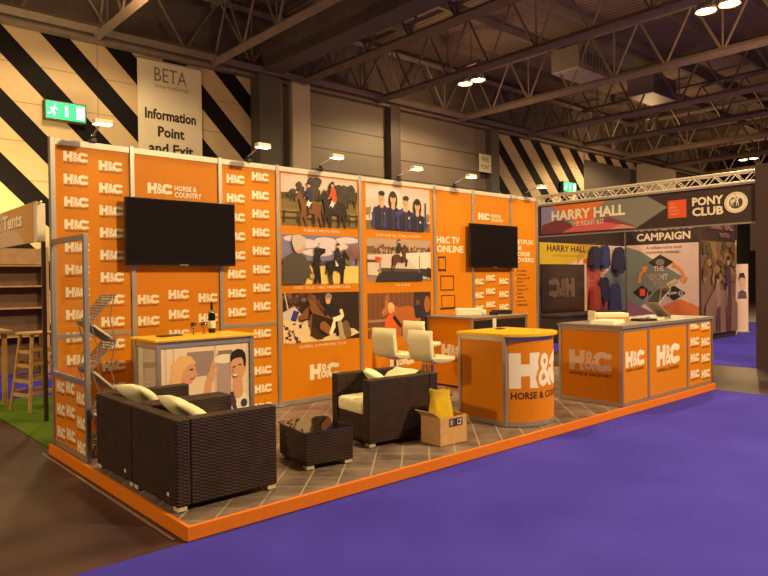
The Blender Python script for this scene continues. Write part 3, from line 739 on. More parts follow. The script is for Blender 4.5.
t = thing('coffee_table', 'low rattan coffee table with dark glass top between the armchairs', 'table', (1.545, -2.325, HP), math.radians(-9))
MB().box(-.225, .225, -.27, .27, .034, .305, bev=.01).build('rattan_base', 'rattan', t)
MB().box(-.235, .235, -.28, .28, .306, .318, bev=.003).build('glass_top', 'smoked', t)
for sx in (-1, 1):
    for sy in (-1, 1): MB().box(sx * .18 - .035, sx * .18 + .035, sy * .225 - .035, sy * .225 + .035, 0, .0338, bev=.004).build('foot', 'foot', t)

# ---- white counter with printed photograph
PX0, PX1, PY0, PY1 = .70, 1.74, -.97, -.40
t = thing('photo_counter', 'white counter with couple photograph on front and yellow top', 'counter', ((PX0 + PX1) / 2, (PY0 + PY1) / 2, HP))
cx, cy = (PX0 + PX1) / 2, (PY0 + PY1) / 2; hw, hd = (PX1 - PX0) / 2, (PY1 - PY0) / 2; TZ = 1.13 - HP
MB().box(-hw + .03, hw - .03, -hd + .025, hd - .02, .02, TZ - .06).build('body', 'white', t)
for sx in (-1, 1):
    for sy in (-1, 1): MB().box(sx * (hw - .02) - .02, sx * (hw - .02) + .02, sy * (hd - .02) - .02, sy * (hd - .02) + .02, 0, TZ - .025).build('post', 'alu', t)
for q_ in ((-hw + .04, hw - .04, -hd + .005, -hd + .03), (-hw + .005, -hw + .03, -hd + .04, hd - .04), (hw - .03, hw - .005, -hd + .04, hd - .04)): MB().box(*q_, TZ - .085, TZ - .025).build('rail', 'alu', t)
MB().box(-hw - .03, hw + .03, -hd - .03, hd + .02, TZ - .025, TZ, bev=.004).build('counter_top', 'yellowtop', t)
a = Art(); a.photo = True; x0, x1 = PX0 + .045, PX1 - .045; w = x1 - x0
a.clip = (x0, x1, .15, 1.04); a.T = lambda u, v: (x0 + u * w, .15 + (v + (.10 if v > .001 else 0)) * w)
a.rect(0, 0, 1, 1, (.74, .60, .50)); a.rect(0, .82, 1, 1, (.80, .66, .54)); a.rect(.28, .52, .58, .78, (.34, .26, .27)); a.rect(.60, .30, .78, .74, (.42, .33, .33)); a.rect(.63, .72, .80, .77, (.30, .22, .22))
a.rect(.58, .0, .61, .84, (.60, .48, .42)); a.ell(.70, .68, .12, .05, (.80, .68, .58)); a.rect(.04, 0, .06, .95, (.62, .52, .47)); a.rect(.13, .60, .14, .95, (.55, .45, .40)); a.rect(.9, .5, .93, .95, (.66, .54, .47))
a.cap(.24, .62, .12, .30, .11, .09, (.70, .42, .20)); a.poly([(.06, .0), (.10, .30), (.25, .36), (.40, .30), (.44, .0)], (.12, .12, .32)); a.cap(.36, .26, .46, .10, .06, .05, (.12, .13, .36)); a.ell(.27, .58, .105, .14, SKIN)
a.poly([(.10, .50), (.11, .66), (.20, .75), (.32, .74), (.38, .66), (.30, .66), (.23, .58), (.20, .44), (.14, .34)], (.74, .48, .24)); a.path([(.31, .60), (.34, .60)], .008, DBR); a.path([(.31, .50), (.36, .51)], .009, (.5, .14, .12)); a.poly([(.365, .60), (.40, .54), (.365, .53)], SKIN)
a.cap(.46, .10, .52, .44, .045, .04, SKIN); a.ell(.54, .50, .045, .06, SKIN); a.path([(.54, .53), (.60, .62)], .014, SKIN); a.path([(.53, .54), (.57, .66)], .014, SKIN); a.path([(.56, .5), (.62, .56)], .014, SKIN)
a.poly([(.70, .0), (.74, .28), (.84, .34), (.94, .30), (1, .2), (1, 0)], (.76, .70, .62)); a.cap(.86, .42, .86, .30, .055, .065, SKIN); a.ell(.855, .56, .088, .135, SKIN, rot=.15); a.poly([(.775, .63), (.77, .70), (.80, .75), (.86, .775), (.92, .76), (.955, .72), (.965, .64), (.955, .56), (.935, .57), (.93, .65), (.90, .68), (.84, .675), (.80, .66)], (.03, .02, .016)); a.ell(.945, .55, .018, .03, SKIN, 10)
a.ell(.83, .488, .036, .026, (.35, .10, .08), 14); a.ell(.83, .495, .031, .014, (.80, .72, .62), 14); a.path([(.805, .56), (.79, .535), (.81, .53)], .006, (.45, .24, .16)); a.path([(.80, .58), (.83, .585)], .007, DBR); a.path([(.87, .60), (.90, .60)], .007, DBR); a.path([(.78, .30), (.84, .08), (.90, .0)], .018, (.08, .05, .22)); a.poly([(.74, .28), (.80, .32), (.84, .20), (.80, .12)], (.10, .06, .12)); a.ell(.93, .18, .04, .045, (.08, .06, .12))
a.build('printed_photograph', lambda u, v, h: V((u - cx, -hd + .0245 - h - .0005, v - HP)), t)
# things on it
CT = 1.13
tag(MB().box(-.12, .12, -.055, .055, 0, .014, bev=.004).build('remote_tray', 'black'), 'flat black tablet lying on the yellow top of the photo counter', 'tablet')
bpy.context.view_layer.update()
o = [q for q in col.objects if q.name == 'remote_tray'][0]; o.name = 'tablet'; o.location = (.98, -.62, CT); o.rotation_euler = (0, 0, .1)
t = thing('wine_bottle', 'dark wine bottle standing on the yellow top of photo counter', 'bottle', (1.50, -.52, CT))
MB().lathe([(0, .0), (.036, .0), (.038, .01), (.038, .19), (.03, .225), (.0145, .25), (.0135, .31), (.016, .312), (.016, .325), (0, .325)]).build('glass_body', 'bottle', t, True)
MB().lathe([(.0388, .05), (.0388, .13)], n=24).build('label_band', 'white', t)
def wineglass(label, x, y, s=1):
    t = thing('wine_glass', label, 'glass', (x, y, CT), 0, 'glasses on the photo counter')
    MB().lathe([(0, 0), (.032, .002), (.005, .008), (.004, .05), (.02, .06), (.032, .085), (.03, .12), (.028, .12), (.030, .085), (.018, .064), (0, .056)]).build('bowl', 'smoked', t, True)
wineglass('short wine glass on photo counter, farther from the bottle', 1.26, -.58)
wineglass('short wine glass on photo counter, beside the dark bottle', 1.39, -.55)

# ---- cardboard box and bag
t = thing('cardboard_box', 'open brown cardboard box at the platform front by the armchair', 'box', (2.83, -2.66, HP), math.radians(-3))
b = MB(); bw, bd, bh, q = .175, .135, .26, .006
b.box(-bw, bw, -bd, bd, 0, q); b.box(-bw, bw, -bd, -bd + q, q, bh); b.box(-bw, bw, bd - q, bd, q, bh); b.box(-bw, -bw + q, -bd + q, bd - q, q, bh); b.box(bw - q, bw, -bd + q, bd - q, q, bh)
b.build('carton', 'card', t)
MB().box(-.10, .0, -bd, bd, -.003, .003, mx=Matrix.Translation((-bw + .002, 0, bh)) @ Matrix.Rotation(math.radians(38), 4, 'Y')).build('flap', 'card', t)
MB().box(0, .10, -bd, bd, -.003, .003, mx=Matrix.Translation((bw - .002, 0, bh)) @ Matrix.Rotation(math.radians(62), 4, 'Y')).build('flap', 'card', t)
a = Art(); a.rect(-.06, .165, .12, .24, (.03, .02, .025)); a.rect(-.045, .178, -.01, .23, (.40, .32, .34)); a.rect(.0, .18, .02, .225, (.12, .08, .09)); a.rect(.05, .178, .058, .228, (.7, .62, .5)); a.rect(.058, .178, .10, .19, (.7, .62, .5)); a.rect(.058, .218, .11, .228, (.7, .62, .5)); a.rect(.09, .19, .10, .218, (.7, .62, .5))
a.build('shipping_label', lambda u, v, h: V((u, -bd - .0006 - h, v)), t)
b = MB(); rings = []
prof = [(.0, .11, .085), (.12, .125, .095), (.22, .13, .09), (.28, .13, .085), (.34, .128, .075), (.40, .12, .06), (.45, .118, .045), (.49, .122, .05), (.505, .118, .045)]
q_ = random.Random(12)
for z, rx, ry in prof:
    rg = []
    for k in range(22):
        an = 2 * PI * k / 22; j = 1 + (q_.uniform(-.13, .13) if z > .29 else 0)
        cs, sn = math.cos(an), math.sin(an)
        rg.append(b.bm.verts.new((rx * j * math.copysign(abs(cs) ** .75, cs) - .03 * z, ry * j * math.copysign(abs(sn) ** .75, sn), z + (q_.uniform(-.022, .022) if z > .3 else 0))))
    rings.append(rg)
for r0, r1 in zip(rings, rings[1:]):
    for k in range(22): b.bm.faces.new((r0[k], r0[(k + 1) % 22], r1[(k + 1) % 22], r1[k]))
b.bm.faces.new(rings[0])
t = thing('carrier_bag', 'crumpled golden yellow plastic carrier bag standing in the cardboard box', 'bag', (2.80, -2.655, HP + .0075), math.radians(-5))
o = b.build('sack', 'bag', t, False); md = o.modifiers.new('folds', 'SUBSURF'); md.levels = 1; md.render_levels = 1

# ---- bar stools
def barstool(label, loc, rz):
    t = thing('bar_stool', label, 'bar stool', loc, rz, 'cream bar stools'); sh = .695
    c = [(-.172, .325), (-.178, .22), (-.176, .10), (-.158, .042), (-.11, .006), (-.03, -.004), (.09, .0), (.18, .008)]
    out = []; inn = []
    for i, (x, z) in enumerate(c):
        x0, z0 = c[max(i - 1, 0)]; x1, z1 = c[min(i + 1, len(c) - 1)]
        d = math.hypot(x1 - x0, z1 - z0); nx, nz = (z1 - z0) / d, -(x1 - x0) / d
        out.append((x - nx * .024, z - nz * .024)); inn.append((x + nx * .024, z + nz * .024))
    b = MB(); b.prism(out + inn[::-1], lambda u, v, w: V((u, w, v + sh)), -.178, .178, bev=.013)
    b.build('seat_shell', 'leather', t, True)
    MB().tube([(0, 0, .02), (0, 0, .42)], .028, 0, 14).tube([(0, 0, .42), (0, 0, sh - .04)], .018, 0, 12).box(-.08, .08, -.08, .08, sh - .045, sh - .028).build('gas_column', 'chrome', t)
    MB().lathe([(0, 0), (.20, 0), (.205, .006), (.18, .014), (.05, .028), (0, .03)], n=32).build('base_disc', 'chrome', t, True)
    MB().tube([(.02, -.0, .30), (.05, -.12, .30), (.16, -.14, .30), (.20, -.05, .30), (.20, .05, .30), (.16, .14, .30), (.05, .12, .30), (.02, 0, .30)], .009, 0, 8).build('footrest', 'chrome', t, True)
barstool('cream bar stool left of the trio, in front of the photo panel', (3.36, -1.40, HP), math.radians(2))
barstool('cream bar stool beside the round counter, nearest of the trio', (3.37, -1.99, HP), math.radians(-3))
barstool('cream bar stool farthest back, half hidden by the nearer two', (4.50, -.72, HP), math.radians(4))

# ---- round-fronted counter
X0, X1, YB, YF = 3.755, 4.57, -2.06, -2.69
half = math.radians(58); RR = (X1 - X0) / 2 / math.sin(half); ccx = (X0 + X1) / 2; ccy = YF + RR * math.cos(half)
RT = 1.085 - HP
t = thing('round_counter', 'curved orange counter with yellow top and huge white logo', 'counter', (ccx, ccy, HP))
def arc(r, z, a_, dx=0): return V((r * math.sin(a_), -r * math.cos(a_), z))
NS = 28
def arcshell(r0, r1, z0, z1, hf=half):
    b = MB(); g = []
    for k in range(NS + 1):
        a_ = -hf + 2 * hf * k / NS
        g.append([b.bm.verts.new(arc(r, z, a_)) for r, z in ((r0, z0), (r1, z0), (r1, z1), (r0, z1))])
    for p, q_ in zip(g, g[1:]):
        for i in range(4): b.bm.faces.new((p[i], p[(i + 1) % 4], q_[(i + 1) % 4], q_[i]))
    b.bm.faces.new(g[0]); b.bm.faces.new(g[-1]); return b
arcshell(RR - .012, RR, .05, RT - .08, half - .05).build('curved_front', 'orange', t, False)
arcshell(RR - .014, RR + .003, 0, .0495, half - .05).build('bottom_rail', 'alu', t)
arcshell(RR - .014, RR + .003, RT - .0795, RT - .03, half - .05).build('top_rail', 'alu', t)
for s_ in (-1, 1):
    px = s_ * (X1 - X0) / 2; py = YF - ccy
    MB().box(px - .02, px + .02, py - .02, py + .02, 0, RT - .03, bev=.004).build('post', 'alu', t)
    MB().box(px - .018, px + .018, YB - ccy - .02, YB - ccy + .02, 0, RT - .03, bev=.004).build('post', 'alu', t)
    MB().box(px - .008, px + .008, py + .021, YB - ccy - .021, .05, RT - .08).build('side_panel', 'orange', t)
    for za, zb in ((0, .0495), (RT - .0795, RT - .03)): MB().box(px - .014, px + .014, py + .021, YB - ccy - .021, za, zb).build('side_rail', 'alu', t)
MB().box(-(X1 - X0) / 2 + .03, (X1 - X0) / 2 - .03, YB - ccy - .02, YB - ccy, .02, RT - .04).build('back_panel', 'orange', t)
ov = .045; poly = []
for k in range(25):
    a_ = -half - .02 + 2 * (half + .02) * k / 24; poly.append(((RR + ov) * math.sin(a_), -(RR + ov) * math.cos(a_)))
ex = (X1 - X0) / 2 + ov
poly += [(ex, YF - ccy), (ex, YB - ccy + .02), (ex - .05, YB - ccy + .045), (-ex + .05, YB - ccy + .045), (-ex, YB - ccy + .02), (-ex, YF - ccy)]
MB().prism(poly, lambda u, v, w: V((u, v, w)), RT - .0295, RT, bev=.004).build('counter_top', 'yellowtop', t)
a = Art(); lw = .90; a.logo(-lw / 2, .405, lw, WH, OR); a.text('HORSE & COUNTRY', -lw / 2 + .02, .29, lw / 2, .365, DK, .02)
a.build('printed_logo', lambda u, v, h: arc(RR + .0008 + h, v, u / RR), t, cut=(-.5, .5, 36))
o = tag(MB().box(-.075, .075, -.036, .036, 0, .011, bev=.003).build('mobile_phone', 'black'), 'black mobile phone lying on the round counter yellow top', 'phone'); o.location = (4.30, -2.20, 1.085); o.rotation_euler = (0, 0, .3)

# ---- rear counter by the back wall
t = thing('rear_counter', 'low orange counter against the back wall behind the bar stools', 'counter', (5.95, -.50, HP))
RZ = 1.13 - HP
MB().box(-.63, .63, -.40, .46, .02, RZ - .03).build('body', 'orange', t)
MB().box(-.66, .66, -.42, .48, RZ - .03, RZ, bev=.004).build('counter_top', 'grey', t)
for x, y in ((-.645, -.40), (.645, -.40), (-.645, .46), (.645, .46)): MB().box(x - .014, x + .014, y - .014, y + .014, 0, RZ - .03).build('corner_post', 'alu', t)
a = Art(); a.logo(-.20, .42, .48, WH, OR, DK)
a.build('printed_logo', lambda u, v, h: V((-.6306 - h, -u, v)), t)
for x0, x1 in ((-.60, -.20), (-.10, .60)): MB().box(x0, x1, -.412, -.4005, .05, RZ - .05).build('dark_opening_sheet', 'black', t)  # black sheets stand in for the shade of open shelves under the top
MB().box(-.19, -.11, -.414, -.4005, .05, RZ - .035).build('pale_front_post', 'white', t)
o = tag(MB().box(-.20, .20, -.12, .12, 0, .10, bev=.006).build('leaflet_box', 'paper'), 'cream leaflet box on the rear counter under smaller television', 'box'); o.location = (5.80, -.42, 1.13); o.rotation_euler = (0, 0, math.radians(-42))
o = tag(MB().box(-.15, .15, -.10, .10, 0, .06, bev=.006).build('equipment_case', 'black'), 'flat black equipment case on rear counter below smaller television', 'case'); o.location = (6.36, -.60, 1.13); o.rotation_euler = (0, 0, math.radians(-45))
o = tag(MB().box(-.06, .06, -.06, .06, 0, .05, bev=.006).build('equipment_case', 'black'), 'small black box beside cream leaflet box on the rear counter', 'case'); o.location = (6.02, -.72, 1.13); o.rotation_euler = (0, 0, math.radians(-45))
o = tag(MB().lathe([(0, 0), (.028, 0), (.034, .09), (.031, .09), (.026, .006), (0, .006)]).build('paper_cup', 'paper', None, True), 'pale paper cup at the near edge of the rear counter', 'cup'); o.location = (5.72, -.78, 1.13)

# ---- long counter at the right end
LX0, LX1, LY0, LY1, LZ = 5.585, 8.212, -3.03, -2.14, 1.085 - HP
t = thing('long_counter', 'long boxy orange counter at right end of the platform', 'counter', (LX0, LY0, HP))
def lb(name, m, *bs):
    b = MB()
    for q_ in bs: b.box(*q_)
    return b.build(name, m, t)
W_, D_ = LX1 - LX0, LY1 - LY0
PXS = [0, .665, 1.79, W_]
for x in PXS: lb('post', 'alu', (x - .022 if x else 0, x + .022 if x < W_ else W_, 0, .04, 0, LZ - .04))
lb('post', 'alu', (0, .04, D_ - .04, D_, 0, LZ - .04)); lb('post', 'alu', (W_ - .04, W_, D_ - .04, D_, 0, LZ - .04))
for a_, c_ in zip(PXS, PXS[1:]):
    lb('front_panel', 'orange', (a_ + (.0225 if a_ else .0405), c_ - (.0225 if c_ < W_ else .041), .008, .03, .045, LZ - .08))
    lb('front_rail', 'grey', (a_ + (.0225 if a_ else .0405), c_ - (.0225 if c_ < W_ else .041), .004, .034, 0, .0445))
    lb('front_rail', 'grey', (a_ + (.0225 if a_ else .0405), c_ - (.0225 if c_ < W_ else .041), .004, .034, LZ - .0795, LZ - .04))
lb('side_panel', 'orange', (.008, .03, .0405, D_ - .0405, .045, LZ - .08)); lb('side_panel', 'orange', (W_ - .03, W_ - .008, .0405, D_ - .0405, .045, LZ - .08))
lb('side_rail', 'alu', (.004, .034, .0405, D_ - .0405, 0, .0445)); lb('side_rail', 'alu', (.004, .034, .0405, D_ - .0405, LZ - .0795, LZ - .04))
lb('counter_top', 'grey', (-.012, W_ + .004, -.012, D_ + .012, LZ - .0395, LZ))
lb('back_panel', 'orange', (.05, W_ - .05, D_ - .03, D_ - .01, .03, LZ - .05))
for lg in [(.09, .465, .47), (.89, .40, .66)] + [(x, .83 - (.03 if x > 2 else 0) - k * .23, .27) for x in (1.90, 2.26) for k in range(4)]:
    Art().logo(*lg, WH, OR, DK).build('printed_logo', lambda u, v, h: V((u, .0074 - h, v)), t)
a = Art(); a.logo(-.74, .40, .60, (.70, .52, .36), OR, DK)
a.build('printed_logo', lambda u, v, h: V((.0074 - h, -u, v)), t)
LT_ = 1.085
# brochures on it
q_ = MB(); q_.box(-.22, .22, -.15, .15, 0, .02); q_.box(-.21, .215, -.145, .15, .0205, .045)
o = tag(q_.build('leaflet_pile', 'paper'), 'cream leaflet pile at left end of the long counter', 'leaflets'); o.location = (5.86, -2.68, LT_); o.rotation_euler = (0, 0, .2)
t = thing('brochure_box', 'pale open brochure box in the middle of the long counter', 'box', (6.36, -2.42, LT_), math.radians(-40))
MB().box(-.22, .22, -.14, .14, 0, .06, bev=.004).build('tray', 'card', t); MB().box(-.20, .22, -.13, .13, .0602, .11, bev=.004).build('leaflet_stack', 'paper', t)
MB().box(-.24, -.225, -.14, .14, 0, .14).build('back_flap', 'paper', t)
o = tag(MB().box(-.15, .15, -.09, .09, 0, .03, bev=.005).build('card_terminal', 'black'), 'flat black device on long counter right of the brochure box', 'device'); o.location = (6.66, -2.76, LT_); o.rotation_euler = (0, 0, -.3)
o = tag(MB().box(-.13, .13, -.09, .09, 0, .018).build('leaflet_pile', 'paper'), 'small white leaflet pile on long counter near the zigzag rack', 'leaflets'); o.location = (7.03, -2.72, LT_); o.rotation_euler = (0, 0, 0)
lit_rack('literature_rack', 'small zigzag brochure rack standing on the long counter', (7.36, -2.62, LT_), math.radians(-15),
         [((.12 if k % 2 == 0 else -.12), z) for k, z in enumerate((.02, .20, .40, .62))], .22, {1: 'black', 0: 'paper'})

# ================================================================== STAND ACROSS THE AISLE
FX = 11.2
t = thing('fascia_banner', 'long black overhead banner lettered HARRY HALL and PONY CLUB', 'banner', (FX, 0, 2.66))
MB().box(0, .05, -2.60, 2.10, 0, .69).build('board', 'blackcloth', t)
b = MB(); b.box(-.01, .06, -2.60, 2.10, -.03, -.001); b.build('bottom_rail', 'grey', t)
a = Art(.0005); F = lambda y: -y                                 # u runs right = -y
a.T = lambda u, v: (u, v * .95 - .015)
a.poly([(-2.0, .06), (-2.0, .72), (.55, .72), (.98, .44), (.30, .04), (.0, .06)], (.23, .22, .21)); a.poly([(-2.0, .06), (-2.0, .72), (-1.55, .72), (-1.2, .5), (-1.75, .28)], (.30, .26, .55)); a.poly([(-1.75, .72), (-.35, .72), (-.70, .50), (-1.3, .46)], (.80, .20, .015))
a.poly([(-1.35, .46), (-.72, .52), (-.55, .35), (-1.0, .22)], (.85, .16, .05)); a.poly([(-2.0, .06), (-1.98, .28), (-1.5, .40), (-1.1, .20), (-1.45, .06)], (.22, .035, .07)); a.poly([(-1.45, .06), (-1.1, .22), (-.55, .28), (.35, .06)], (.72, .12, .13)); a.poly([(-.55, .28), (-.3, .36), (.3, .10), (.35, .06)], (.26, .06, .10))
a.poly([(.35, .06), (.0, .16), (-.3, .06)], (.70, .30, .32))
a.text('HARRY HALL', -1.72, .36, .08, .60, (.92, .84, .70), .04); a.text('THE RIGHT KIT', -1.22, .20, -.40, .31, (.78, .66, .58), .015)
a.rect(.99, .20, 1.36, .57, (.80, .09, .03))
for k, s_ in enumerate(('THE', 'BRITISH', 'EQUINE', 'CHARITY')): a.text(s_, 1.03, .47 - k * .07, 1.12 + .05 * min(k, 2), .515 - k * .07, (.80, .42, .22), .01)
a.text('PONY', 1.47, .41, 2.05, .585, (.84, .76, .62), .04); a.text('CLUB', 1.47, .20, 2.05, .375, (.84, .76, .62), .04)
a.ell(2.27, .41, .205, .205, (.84, .76, .62), 32); a.ell(2.27, .41, .12, .12, (.06, .05, .05), 26)
a.ring(2.27, .41, .185, .175, (.45, .38, .3)); horse(a, 2.18, .335, .17, (.78, .70, .57), (.6, .52, .42), False, 0, ((.78, .70, .57), (.6, .5, .4), (.5, .42, .34)), 'walk', False)
a.build('printed_graphics', lambda u, v, h: V((-.001 - h, -u, v)), t)
t = thing('lighting_truss', 'silver lattice truss along the top of the black banner', 'truss', (FX + .03, 0, 3.37))
for dx in (-.09, .09):
    for dz in (.02, .21): MB().tube([(dx, -2.62, dz), (dx, 2.15, dz)], .024, 0, 8).build('chord', 'alutruss', t)
nb = 26
for f, (dxa, dxb) in enumerate(((-.09, -.09), (.09, .09))):
    b = MB()
    for k in range(nb):
        y0 = -2.6 + 4.74 * k / nb; y1 = -2.6 + 4.74 * (k + 1) / nb; s_ = k % 2
        b.tube([(dxa, y0, .02 if s_ else .21), (dxb, y1, .21 if s_ else .02)], .011, 0, 6)
    b.build('lattice', 'alutruss', t)
b = MB()
for k in range(nb):
    y0 = -2.6 + 4.74 * k / nb; y1 = -2.6 + 4.74 * (k + 1) / nb; s_ = 1 if k % 2 else -1
    b.tube([(-.09 * s_, y0, .21), (.09 * s_, y1, .21)], .011, 0, 6)
b.build('lattice', 'alutruss', t)
for y, w_ in ((2.12, 'left end of the silver lattice truss'),):
    tag(MB().box(FX - .02, FX + .08, y - .0, y + .08, .008, 3.36).build('support_post', 'blackcloth'), 'black support post under the ' + w_, 'post')
tag(MB().box(11.12, 11.28, -5.6, -2.625, .008, 3.68).build('end_wall', 'blackcloth'), 'tall black end wall at the right edge beside the banner', 'wall panel')
# side wall with graphics
t = thing('display_wall', 'patterned side wall headed by a yellow band lettered HARRY HALL', 'display wall', (15, 3.58, .008))
MB().box(-3.7, 3.02, 0, .06, 0, 3.35).build('board', 'pink', t)
a = Art(.0008)
a.rect(-3.7, 2.66, 3.0, 3.35, (.035, .022, .026)); a.poly([(-1.75, 1.0), (-1.75, 2.66), (1.9, 2.66), (1.1, 2.1), (.4, 2.25), (-.6, 1.9)], (.56, .38, .03)); a.poly([(.2, 2.05), (1.2, 2.66), (.3, 2.66)], (.50, .28, .05))
a.text('HARRY HALL', -1.28, 2.42, .72, 2.60, (.03, .02, .02), .02); a.text('OUTSTANDING QUALITY', -1.0, 2.27, .5, 2.33, (.3, .15, .03), .02)
a.poly([(1.4, 1.5), (3.0, 2.62), (3.0, .45), (2.4, .9)], (.16, .19, .21)); a.poly([(.55, .3), (.55, 2.2), (1.15, 2.35), (1.7, 1.4), (2.4, .9), (2.2, .3)], (.46, .09, .09)); a.poly([(.7, .3), (2.4, .9), (3.0, .45), (3.0, .3)], (.26, .10, .22)); a.poly([(-1.75, .0), (-1.75, 1.5), (-1.5, 1.4), (-1.2, .0)], (.18, .13, .30))
a.build('printed_graphics', lambda u, v, h: V((u, -.001 - h, v)), t)
t = thing('cabinet_door', 'dark brown glossy panel with painted logo reflection on the side wall', 'panel', (14.45, 3.52, .5))
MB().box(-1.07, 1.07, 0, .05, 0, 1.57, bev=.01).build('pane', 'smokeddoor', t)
MB().box(1.075, 1.17, -.01, .05, 0, 1.60).build('frame', 'beige', t)
a = Art(.0008); a.T = lambda x, y: (-x, y); a.logo(-.55, .64, 1.30, (.13, .09, .07), (.03, .02, .018)); a.T = None  # reversed logo is a reflection painted onto the panel in flat colour
a.build('painted_logo_reflection', lambda u, v, h: V((u, -.001 - h, v)), t)
# garments hung on the side wall
def jacket(label, x, z, m, w, h):
    P = [(-.5, 0), (.5, 0), (.46, .62), (.72, .10), (.86, .16), (.62, .86), (.36, .97), (.14, 1.0), (-.14, 1.0), (-.36, .97), (-.62, .86), (-.86, .16), (-.72, .10), (-.46, .62)]
    t = thing('hanging_jacket', label, 'jacket', (x, 3.40, z), 0, 'jackets on the patterned side wall')
    MB().prism([(u * w, v * h) for u, v in P], lambda u, v, d: V((u, d, v)), -.06, .10, bev=.012).build('garment', m, t, False)
    MB().tube([(0, .02, h), (0, .02, h + .08), (.03, .09, h + .10), (.0, .165, h + .10)], .008, 0, 6).build('hanger_hook', 'chrome', t)
jacket('dark navy jacket hung beside the yellow band, top left', 15.95, 1.95, 'navy', .27, .66)
jacket('blue and red jacket hung second along the side wall', 16.5, 1.95, 'bluecloth', .27, .70)
jacket('navy jacket hung alone in the far corner of side wall', 17.35, 1.80, 'navy', .32, .82)
jacket('dark jacket hung low on the red graphic', 16.45, .95, 'navy', .25, .74)
jacket('long blue coat hung low near the far corner', 17.1, .55, 'bluecloth', .31, .95)
jacket('red coat hung low at the left of the garments', 15.95, .55, 'redcloth', .27, .9)
# campaign wall
t = thing('display_wall', 'back display wall with black header lettered CAMPAIGN', 'display wall', (18.0, 1.9, .008))
MB().box(0, .06, -1.66, 1.62, 0, 3.35).build('board', 'pink', t)
a = Art(.0008); a.rect(-3.52, 2.68, -.2, 3.34, (.035, .022, .026))
a.text('CAMPAIGN', -3.17, 2.79, -1.50, 3.03, (.74, .56, .48), .03); a.text('MARKETING', -3.22, 3.10, -1.42, 3.33, (.74, .56, .48), .03)
a.text('A collaborative local', -2.86, 2.53, -1.76, 2.63, (.10, .05, .06), .01); a.text('marketing campaign', -2.86, 2.37, -1.80, 2.48, (.10, .05, .06), .01)
a.poly([(-3.52, .95), (-3.52, 2.64), (-3.1, 2.5), (-1.74, 1.67), (-2.6, 1.05), (-3.05, .75)], (.19, .21, .21)); a.poly([(-3.52, .3), (-3.52, .95), (-2.6, .55), (-2.2, .3)], (.28, .12, .22)); a.poly([(-2.35, .78), (-1.8, 1.0), (-1.2, .75), (-1.2, .3), (-2.6, .3)], (.76, .20, .06))
a.poly([(-2.80, 2.12), (-2.42, 2.36), (-2.0, 2.12), (-2.42, 1.86)], (.035, .025, .028)); a.poly([(-3.32, 1.19), (-3.0, 1.42), (-2.68, 1.19), (-3.0, .96)], (.03, .02, .025)); a.poly([(-2.36, 1.18), (-2.0, 1.41), (-1.64, 1.18), (-2.0, .95)], (.03, .02, .025))
a.rect(-3.08, 1.08, -2.90, 1.30, (.75, .10, .05)); a.cap(-2.16, 1.15, -1.94, 1.19, .03, .035, (.5, .42, .4)); a.ring(-1.80, 1.17, .07, .03, (.5, .42, .4)); a.ell(-2.42, 2.12, .14, .10, (.25, .20, .2))
a.text('THE', -2.62, 1.85, -2.30, 2.0, (.74, .6, .55), .02); a.text('RIGHT', -2.74, 1.58, -2.18, 1.76, (.74, .6, .55), .02); a.text('KIT', -2.60, 1.36, -2.30, 1.52, (.74, .6, .55), .02); a.poly([(-2.55, 1.30), (-1.95, 1.62), (-1.85, 1.55), (-2.5, 1.22)], (.62, .52, .22))
for pts, hd in ((((-3.08, 1.52), (-3.06, 1.72), (-2.92, 1.92)), ((-3.02, 1.98), (-2.80, 2.02), (-2.88, 1.80))), (((-1.96, 2.02), (-1.78, 1.86), (-1.70, 1.66)), ((-2.06, 1.96), (-2.02, 2.14), (-1.88, 2.0))), (((-1.72, 1.74), (-1.70, 1.62)), ((-1.82, 1.60), (-1.58, 1.66), (-1.70, 1.46)))):
    a.path(pts, .045, (.80, .26, .06)); a.poly(hd, (.80, .26, .06))
a.build('printed_graphics', lambda u, v, h: V((-.001 - h, -u - 1.9, v)), t)
# wing with riders
t = thing('display_wall', 'narrow projecting wall with large photo of riders on woodland path', 'display wall', (16.8, .22, .008))
MB().box(-1.15, 1.12, 0, .06, 0, 3.35).build('board', 'blackcloth', t)
a = Art(.0008); a.rect(-1.14, .15, 1.1, 2.60, (.20, .12, .09)); a.clip = (-1.14, 1.1, .15, 2.60)
q_ = random.Random(5)
for k in range(70): a.ell(q_.uniform(-1.1, 1.1), q_.uniform(1.5, 2.6), q_.uniform(.08, .22), q_.uniform(.06, .16), q_.choice([(.20, .12, .06), (.12, .07, .04), (.28, .17, .08), (.10, .09, .04)]), 8)
a.poly([(-1.14, .15), (-1.0, .9), (-.5, 1.3), (.5, 1.3), (1.1, .9), (1.1, .15)], (.24, .15, .12))
for cx_, s_, jc in ((-.25, .8, (.30, .20, .20)), (.45, 1.05, (.06, .035, .09))):
    a.cap(cx_, .35, cx_, 1.0 * s_, .17 * s_, .22 * s_, (.11, .05, .04)); a.cap(cx_ - .1, .1, cx_ - .1, .5, .05, .06, (.07, .03, .03)); a.cap(cx_ + .1, .1, cx_ + .1, .5, .05, .06, (.07, .03, .03)); a.cap(cx_, 1.0 * s_, cx_, 1.35 * s_, .09, .10, (.10, .045, .04)); a.cap(cx_, 1.25 * s_, cx_, 1.75 * s_, .17, .15, jc); a.cap(cx_ - .2, .85 * s_, cx_ - .1, 1.25 * s_, .07, .08, (.22, .15, .13)); a.ell(cx_, 1.98 * s_, .085, .11, (.45, .28, .2)); a.ell(cx_, 2.06 * s_, .095, .07, (.03, .02, .03))
a.clip = None; a.text('HARRY HALL', -.72, 2.92, .80, 3.10, (.42, .24, .24), .02); a.text('TRUSTED', -.15, 2.72, .5, 2.83, (.42, .24, .24), .01)
a.build('printed_photograph', lambda u, v, h: V((u, -.001 - h, v)), t)
